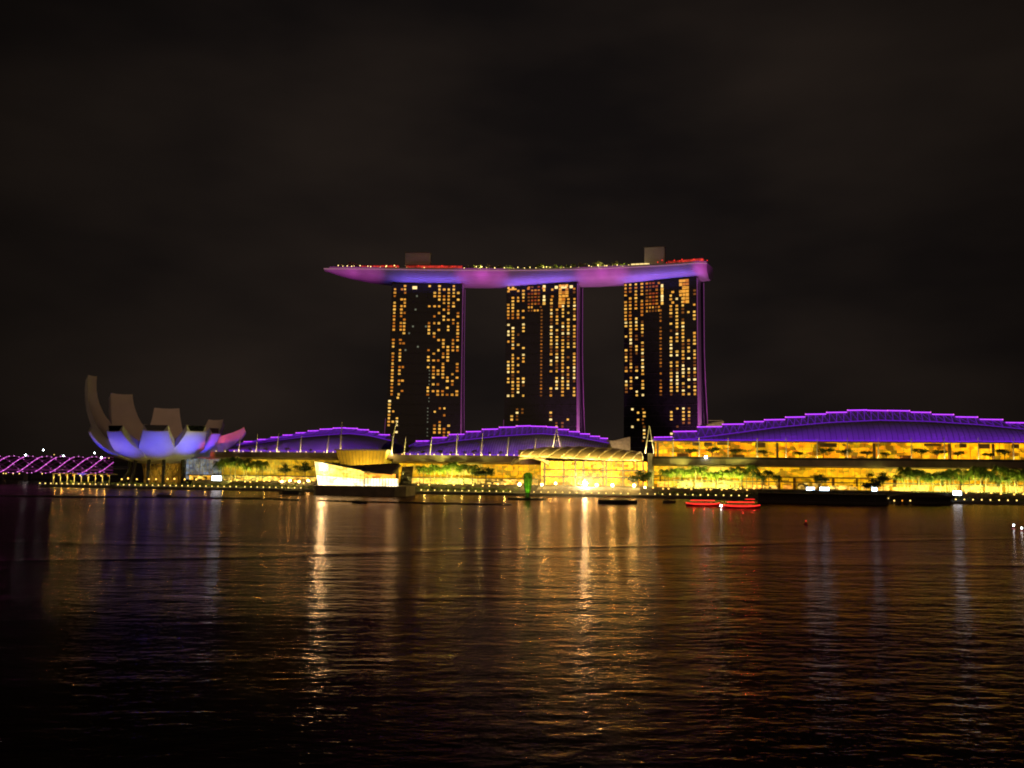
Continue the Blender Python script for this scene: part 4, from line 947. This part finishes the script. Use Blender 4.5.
# sky deck planting and lamps
dt_ = make_tree('deck_tree', 'p', 'tree', 44, 2.4, 3.6, 130, .55, 1.0, M_leaf, 'small trees along the sky deck')
rd = random.Random(9); k = 0
for a, c, n, lab, grp in ((466, 520, 13, 'small tree on the sky deck between left and middle towers', 'deck trees between the first towers'), (522, 578, 14, 'small tree on the sky deck above the middle tower', 'deck trees over the middle tower'), (580, 632, 13, 'small tree on the sky deck right of the middle tower', 'deck trees right of the middle tower'), (340, 362, 4, 'small tree near the pointed tip of deck', 'deck trees near the tip')):
    for j in range(n):
        px = a + (c - a) * (j + rd.random() * .8) / n; p = dp_at(u_of_px(px, .45), rd.uniform(.5, .85)); s = rd.uniform(.75, 1.35)
        if k == 0: dt_.location = p; dt_['label'] = lab; dt_['group'] = grp
        else: dup(dt_, p, rd.random() * 6, lab, grp, s)
        k += 1
dl = thing('deck_lamp', 'p', 'lamp')
g = MB(); g.tube([(0, 0, 0), (0, 0, 2.6)], .07, 5); g.build('post', M_dark, dl)
g = MB(); g.ball((0, 0, 2.8), .45, 7, 4); g.build('globe', E_yell, dl)
dr_ = thing('deck_beacon', 'p', 'lamp')
g = MB(); g.tube([(0, 0, 0), (0, 0, 3.6)], .07, 5); g.build('post', M_dark, dr_)
g = MB(); g.ball((0, 0, 3.9), .5, 7, 4); g.build('globe', E_redl, dr_)
LZ = ((336, 404, 16, 'tiny yellow lamp on the cantilevered tip half of deck', 'deck lamps on the cantilever', dl), (406, 466, 8, 'tiny yellow lamp on the deck above the left tower', 'deck lamps over the left tower', dl), (468, 522, 11, 'tiny yellow lamp on deck between left and middle towers', 'deck lamps between the first towers', dl),
      (524, 580, 13, 'tiny yellow lamp on deck above the middle tower', 'deck lamps over the middle tower', dl), (582, 640, 12, 'tiny yellow lamp on deck right of the middle tower', 'deck lamps right of the middle tower', dl), (655, 708, 12, 'tiny red lamp on the red glowing blunt end of deck', 'red lamps on the blunt end', dr_), (404, 455, 6, 'tiny red lamp along the red bar above the left tower', 'red lamps along the red bar', dr_))
first = {}
for a, c, n, lab, grp, pro in LZ:
    for j in range(n):
        px = a + (c - a) * (j + rd.random() * .9) / n; p = dp_at(u_of_px(px, .7), rd.uniform(.5, .93), 0.0)
        if pro.name not in first: first[pro.name] = 1; pro.location = p; pro['label'] = lab; pro['group'] = grp
        else: dup(pro, p, 0, lab, grp, rd.uniform(.7, 1.15))
for px in (480, 510, 545, 560, 600, 622): p = dp_at(u_of_px(px, .6), .95, 1.6); pt('deck_glow', p, 3500, (1.0, .8, .3), .2)

# ------------------------------------------------------------------ pergola under the museum
pg = mthing('pergola', 'long low pergola glowing yellow along the quay left of the museum', 'pergola')
xa = MF.hz(53, 9, 5); xb = MF.hz(112, 9, 5); zz = zof(80, 473.5, 9)
g = MB(); g.box(xa, xb, 7.5, 14, zz - .5, zz); g.build('roof', M_slab, pg)
n = 9
for k in range(n):
    x = xa + 1 + (xb - xa - 2) * k / (n - 1); g = MB(); g.box(x - .2, x + .2, 8, 8.4, 1.06, zz - .504); g.build('post', M_stone, pg)
for k in range(n - 1):
    x = xa + 1 + (xb - xa - 2) * (k + .5) / (n - 1); g = MB(); g.ball((x, 10, zz - 1.1), .32, 7, 4); g.build('lamp', E_orange if k % 3 else E_lamp, pg)
    pt('pergola_lamp', MF.w(x, 7.0, zz - 2.2), 800, (1.0, .66, .12), .2)
for k in range(8): pt('museum_garden_lamp', MF.w(MF.hz(122 + k * 17, 9, 4), 7.4, 3.4), 350, (1.0, .72, .12), .2)
for k, px in enumerate((265, 290, 425, 445, 462, 480, 505)): pt('garden_lamp', MF.w(MF.hz(px, 8, 4), 7.4, 3.4), 700, (1.0, .78, .16), .2)

# thin haze volume added in place of lens bloom around the plaza lamps
m = bpy.data.materials.new('bloom_haze'); m.use_nodes = True; t = m.node_tree; t.nodes.remove(t.nodes['Principled BSDF'])
pv = t.nodes.new('ShaderNodeVolumePrincipled'); pv.inputs['Color'].default_value = (.95, .92, .85, 1); pv.inputs['Density'].default_value = .014; pv.inputs['Anisotropy'].default_value = .35
t.links.new(pv.outputs[0], t.nodes['Material Output'].inputs['Volume'])
g = MB(); g.ball((0, 0, 0), 1, 32, 16); mo = g.build('bloom_veil', m); mo.location = MF.w(MF.hz(580, 4, 6), 1, 4.0); mo.rotation_euler = (0, 0, MF.rot); mo.scale = (36, 12, 9); stuff(mo)

# ------------------------------------------------------------------ helix footbridge at the left
P0 = at_y(-75, 463.5, 545); P1 = at_y(113, 468.5, 590); P0.z = P1.z = 12.2
hb = thing('helix_bridge', 'footbridge of twisting steel tubes lit magenta left of the lotus museum', 'bridge', P0, math.atan2((P1 - P0).y, (P1 - P0).x))
Lb = (Vector((P1.x, P1.y, 0)) - Vector((P0.x, P0.y, 0))).length; pitch = 37.0; rad = 5.2
def hel(s, ph, r, sg=1): a = sg * 2 * math.pi * s / pitch + ph; return Vector((s, -r * math.sin(a), -r * math.cos(a)))
for k in range(4):
    ph = k * math.pi / 2; g = MB(); n = int(Lb / 1.1); g.tube([hel(Lb * q / n, ph, rad) for q in range(n + 1)], .2, 5); st = g.build('outer_tube', E_magd, hb)
    g = MB(); n = int(Lb / .7); run = []
    for q in range(n + 1):
        s = Lb * q / n; a = (2 * math.pi * s / pitch + ph) % (2 * math.pi)
        if .5 < a < 2.7: run.append(hel(s, ph, rad + .25))
        elif len(run) > 3: g.tube(run, .14, 5); run = []
        else: run = []
    if len(run) > 3: g.tube(run, .14, 5)
    g.build('light_line', E_mag, st)
    g = MB()
    for q in range(int(Lb / 2.6)): v = hel(q * 2.6, ph, rad + .1); g.ball((v.x, v.y, v.z), .3, 5, 3)
    stuff(g.build('bead_lamps', E_bead, st))
    g = MB(); n = int(Lb / 1.1); g.tube([hel(Lb * q / n, ph + .6, rad - 1.4, -1) for q in range(n + 1)], .08, 5); g.build('inner_tube', E_magd, hb)
g = MB(); g.box(0, Lb, -2.6, 2.6, -3.6, -3.1); g.build('walkway', E_magd, hb)
for s in (10, 40, 70, 100): 
    if s < Lb:
        g = MB(); g.tube([(s - 3, 0, -12.2), (s, 0, -5)], .5, 6); g.tube([(s + 3, 0, -12.2), (s, 0, -5)], .5, 6); g.build('pier', M_dark, hb)
# road bridge behind with street lamps
Q0 = at_y(-120, 470, 640); Q1 = at_y(132, 470, 680); Q0.z = Q1.z = 0
rb = thing('road_bridge', 'dark road bridge behind the magenta footbridge', 'bridge', Q0, math.atan2((Q1 - Q0).y, (Q1 - Q0).x)); Lq = (Q1 - Q0).length
g = MB(); g.box(0, Lq, -5, 5, 8.2, 9.6); g.build('road_deck', M_quay, rb)
g = MB(); g.box(0, Lq, -5.2, -5.004, 9.0, 10.6); g.build('railing', M_dark, rb)
for s in range(15, int(Lq), 40): g = MB(); g.box(s - 1.5, s + 1.5, -4, 4, -2, 8.196); g.build('pier', M_quay, rb)
for px, py, r, lab in ((26.3, 455, .8, 'bright street lamp above the left part of the magenta footbridge'), (43.8, 450, .75, 'tall street lamp left of centre over the magenta footbridge'), (54.6, 454.6, .4, 'small dim street lamp above the middle of magenta footbridge'), (64, 456, .8, 'bright low street lamp over the middle of magenta footbridge'),
                       (95, 453, .7, 'tall street lamp closest to the petals of the museum'), (102, 457.7, .85, 'bright low street lamp near the museum petals'), (109.5, 458, .4, 'faint street lamp at the museum end of the footbridge')):
    p = at_y(px, py, 655 + px * .1); t = thing('street_lamp', lab, 'street lamp', (p.x, p.y, 9.604))
    hz_ = p.z - 9.604; g = MB(); g.tube([(0, 0, 0), (0, 0, hz_ - .3), (0, -.6, hz_)], [.16, .1, .08], 6); g.build('pole', M_dark, t)
    g = MB(); g.ball((0, -.8, hz_), r * .62, 8, 5); g.build('lamp_head', E_lampc if r > .6 else E_lamp, t)
for px, py in ((6, 474), (13, 477), (19, 479), (24, 477.5), (30, 480), (42, 478), (3, 481)):
    p = at_y(px, py, 720); p.z = max(p.z, 3.2); t = thing('shore_lamp', 'tiny lamp on the dark far shore beneath the magenta footbridge', 'lamp', (p.x, p.y, 2.2), 0, 'lamps on the far shore')
    g = MB(); g.tube([(0, 0, 0), (0, 0, p.z - 2.2)], .08, 5); g.build('post', M_dark, t); g = MB(); g.ball((0, 0, p.z - 2.0), .38, 6, 4); g.build('globe', E_lamp, t)

# ------------------------------------------------------------------ on the water
def boom(label, pts, half_w=.35):
    w_ = [at_z(px, py, .2) for px, py in pts]; o = w_[0].copy(); o.z = 0
    t = thing('floating_boom', label, 'boom', o)
    g = MB(); g.tube([Vector((p.x, p.y, .12)) - o for p in w_], half_w * .6, 6); g.build('cable', M_black, t)
    g = MB()
    for a, c in zip(w_, w_[1:]):
        n = max(1, int((c - a).length / 3))
        for k in range(n):
            p = a.lerp(c, (k + .1) / n); q = a.lerp(c, (k + .9) / n); g.tube([Vector((p.x, p.y, .2)) - o, Vector((q.x, q.y, .2)) - o], half_w, 7)
    stuff(g.build('floats', M_black, t))
boom('long dark floating barrier in the water before the lotus museum', [(-30, 495.4), (60, 496.4), (120, 497), (200, 497.6), (268, 498.6), (300, 500)])
boom('dark floating barrier in the water before the crystal pavilion', [(318, 500.5), (370, 501.8), (440, 503.2), (512, 504.6)])
def loft_hull(g, ln, wd, h, sheer=.5, base=0.0):
    rings = []
    for k in range(11):
        s = k / 10; x = (s - .5) * ln; t = abs(2 * s - 1); ww = wd / 2 * (1 - t ** 3.2 * .82); zt_ = h + sheer * t ** 2.5
        rings.append([(x, -ww, zt_), (x, -ww * .8, h * .25), (x, -ww * .4, -.5), (x, ww * .4, -.5), (x, ww * .8, h * .25), (x, ww, zt_)])
    g.loft(rings)
def boat(label, px0, px1, pyw, h, roof_m, trim_m, rz=0.0, rooftop=True, dark=False, group='boats on the bay'):
    p = at_z((px0 + px1) / 2, pyw, 0); k = (p - CAM).length / F; ln = (px1 - px0) * k; wd = ln * .26
    t = thing('bumboat', label, 'boat', p, rz, group)
    g = MB(); loft_hull(g, ln, wd, h * .38); hl = g.build('hull', M_red if trim_m else M_black, t)
    if trim_m:
        g = MB(); 
        for sg in (-1, 1):
            pts = []
            for q in range(11):
                s = q / 10; tt_ = abs(2 * s - 1); pts.append(((s - .5) * ln, sg * (wd / 2 * (1 - tt_ ** 3.2 * .82) + .08), h * .38 + .5 * tt_ ** 2.5 - .2))
            g.tube(pts, .2, 5)
        g.build('light_line', trim_m, hl)
    c0, c1 = -.34 * ln, .30 * ln
    g = MB(); g.box(c0, c1, -wd * .36, wd * .36, h * .3, h * .52); g.build('cabin', E_redd if trim_m else M_black, t)
    n = 6
    for j in range(n):
        x = c0 + .3 + (c1 - c0 - .6) * j / (n - 1)
        for sg in (-1, 1): g = MB(); g.box(x - .07, x + .07, sg * wd * .35 - .07, sg * wd * .35 + .07, h * .524, h * .88); g.build('post', M_dark, t)
    g = MB(); rr = []
    for q in range(7):
        a = math.pi * q / 6; rr.append((-wd * .42 * math.cos(a), h * .88 + h * .12 * math.sin(a)))
    g.prism(rr, c0 - .5, c1 + .5, 'x'); rf = g.build('roof', roof_m, t)
    if trim_m:
        g = MB(); g.tube([(c0 - .5, -wd * .43, h * .9), (c1 + .5, -wd * .43, h * .9)], .16, 5); g.build('light_line', trim_m, rf)
        for xx in (-.3, 0, .28): q = p + Vector((xx * ln, -wd * .75, h * 1.15)); pt('boat_red_fill', q, 160, (1.0, .06, .04), .1)  # added red lamps without fixtures, to redden the roof and hull
    return t, ln, wd
boat('red lit wooden tour boat, left of the two below the east palms', 686.5, 719, 506.0, 2.6, M_red, E_redl)
t, ln, wd = boat('red lit tour boat with white bow light and raised stern canopy', 722, 759, 508.2, 2.7, M_red, E_redl)
g = MB(); g.tube([(-ln * .46, -.4, 1), (-ln * .46, -.4, 1.7)], .06, 5); g.build('lamp_post', M_dark, t)
g = MB(); g.ball((-ln * .46 - .8, -.6, .95), .36, 8, 5); g.build('bow_lamp', E_lampc, t)
g = MB(); g.box(.12 * ln, .34 * ln, -wd * .3, wd * .3, 3.5, 3.75); g.build('stern_canopy', M_red, t)
g = MB(); g.tube([(.11 * ln, -wd * .31, 3.6), (.35 * ln, -wd * .31, 3.6)], .09, 5); g.build('light_line', E_redl, t)
g = MB()
for x in (.14, .32):
    for sg in (-1, 1): g.box(x * ln - .06, x * ln + .06, sg * wd * .27 - .06, sg * wd * .27 + .06, 2.5, 3.496)
g.build('canopy_posts', M_dark, t)
boat('dark tour boat with dull red roof below the event plaza', 598, 637, 503.6, 3.2, M_red, None, 0, True, True)
boat('small dark boat between the plaza boat and red lit boats', 662.5, 675.5, 502.8, 2.0, M_black, None, 0, True, True)
boat('low dark boat against the floating barrier below the lotus museum', 157.5, 171, 497.2, 1.7, M_black, None, 0, True, True)
boat('low dark workboat before the platform of crystal pavilion', 352, 367, 503, 1.3, M_black, None, 0, True, True)

def jetty(label, px0, px1, py_top, pyw, y, dome=0.0, lit=False, lamps=()):
    xa = MF.hz(px0, y, 1); xb = MF.hz(px1, y, 1); c = (xa + xb) / 2; hw = (xb - xa) / 2; zt_ = zof((px0 + px1) / 2, py_top, y)
    t = mthing('jetty', label, 'jetty', c, y, 0)
    g = MB(); g.box(-hw, hw, 0, 6, -.6, .9); g.build('pontoon', M_black, t)
    n = max(2, int(hw * 2 / 5))
    for k in range(n + 1):
        g = MB(); x = -hw + .4 + (2 * hw - .8) * k / n; g.box(x - .15, x + .15, .4, .7, .904, zt_ - .8); g.build('post', M_dark, t); g = MB(); g.box(x - .15, x + .15, 5.3, 5.6, .904, zt_ - .8); g.build('post', M_dark, t)
    g = MB(); g.box(-hw + .3, hw - .3, 3.0, 3.2, .904, zt_ - .81); g.build('screen_wall', M_black, t)
    g = MB(); nn = 8; pr_ = [(-hw - .4, zt_ - .8)] + [(-hw - .4 + (2 * hw + .8) * k / nn, zt_ - .5 + dome * math.sin(math.pi * k / nn)) for k in range(nn + 1)] + [(hw + .4, zt_ - .8)]
    g.prism(pr_, -.8, 6.8, 'y'); g.build('roof', M_black, t)
    for k, (px, m) in enumerate(lamps):
        x = MF.hz(px, y, 3) - c; g = MB(); g.ball((x, -.4, zof(px, 500.6, y) - .0), .3, 7, 4); g.build('lamp', m, t)
jetty('long dark covered jetty along the quay right of the red boats', 758, 889, 492.8, 506, -28)
jetty('dark covered landing stage on the water left of the crystal pavilion', 279, 299, 489.5, 502, -34)
jetty('dark domed ferry shelter with lamps near far end of the quay', 892, 953, 495.5, 506, -9, 1.6, True, ((894, E_lamp), (902, E_orange), (910, E_lamp)))
# green lit column on its float
xg, zg0 = H(527.8, 497.5, -44); zg1 = zof(527.8, 472.5, -44)
fl = mthing('floating_platform', 'flat dark float carrying the green lit column', 'float', xg, -44, 0)
xa = MF.hz(509, -44, .5) - xg; xb = MF.hz(545, -44, .5) - xg
g = MB(); g.box(xa, xb, -3, 3, -.4, .75); g.build('pontoon', M_black, fl)
g = MB()
for k in range(10):
    x = xa + .5 + (xb - xa - 1) * k / 9
    if abs(x) > 2.4: g.box(x - .12, x + .12, -2.6, -2.35, .754, 2.0)
g.build('posts', M_dark, fl)
gc = mthing('green_column', 'tapered rounded column glowing green on the dark float below the small arch', 'sculpture', xg, -44, .754)
hh = zg1 - .754
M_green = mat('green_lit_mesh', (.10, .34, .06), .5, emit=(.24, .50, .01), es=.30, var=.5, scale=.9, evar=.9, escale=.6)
g = MB(); g.lathe([(1.5, 0), (1.3, .3), (1.0, hh * .2), (1.1, hh * .21)], 12); g.build('pedestal', M_black, gc)
g = MB(); g.lathe([(.95, hh * .212), (1.25, hh * .30), (1.5, hh * .42), (1.75, hh * .58), (1.95, hh * .75), (1.95, hh * .88), (1.6, hh * .96), (.9, hh)], 16); bd = g.build('body', M_green, gc, True)
g = MB()
for k in range(8):
    a = 2 * math.pi * k / 8; g.tube([(r_ * math.cos(a), r_ * math.sin(a), hh * z_) for r_, z_ in ((1.0, .22), (1.3, .30), (1.57, .42), (1.82, .58), (2.02, .75), (2.02, .88), (1.66, .96))], .09, 4)
g.build('ribs', M_dark, bd)
spot('column_uplight', MF.w(xg - 1, -52, 1.0), MF.w(xg, -44, 5), 2200, (.35, 1.0, .05), 60, .8, .2)
# buoys
for px, pyl, pyw, lab in ((1013.7, 525.3, 529.2, 'white lit buoy, larger of the pair near the edge of the bay'), (1021.8, 528.0, 531.5, 'white lit buoy, fainter of the pair near the edge of the bay')):
    p = at_z(px, pyw, 0); zl = at_y(px, pyl, p.y).z; t = thing('buoy', lab, 'buoy', p)
    g = MB(); g.lathe([(.2, -.3), (.5, -.1), (.5, .2), (.2, .35)], 10); g.build('float', M_red, t)
    g = MB(); g.tube([(0, 0, .3), (0, 0, zl - .1)], .05, 5); g.build('pole', M_dark, t)
    g = MB(); g.ball((0, 0, zl), .2, 8, 5); g.build('lamp', E_lampc, t)
p = at_z(806, 524.5, 0); t = thing('buoy', 'small red buoy alone on the bay below the cool white displays', 'buoy', p)
g = MB(); g.lathe([(.25, -.3), (.6, -.1), (.6, .3), (.25, .6)], 10); g.build('float', M_red, t); g = MB(); g.tube([(0, 0, .5), (0, 0, .9)], .06, 5); g.build('pole', M_dark, t); g = MB(); g.ball((0, 0, 1.0), .16, 7, 4); g.build('lamp', E_redl, t)
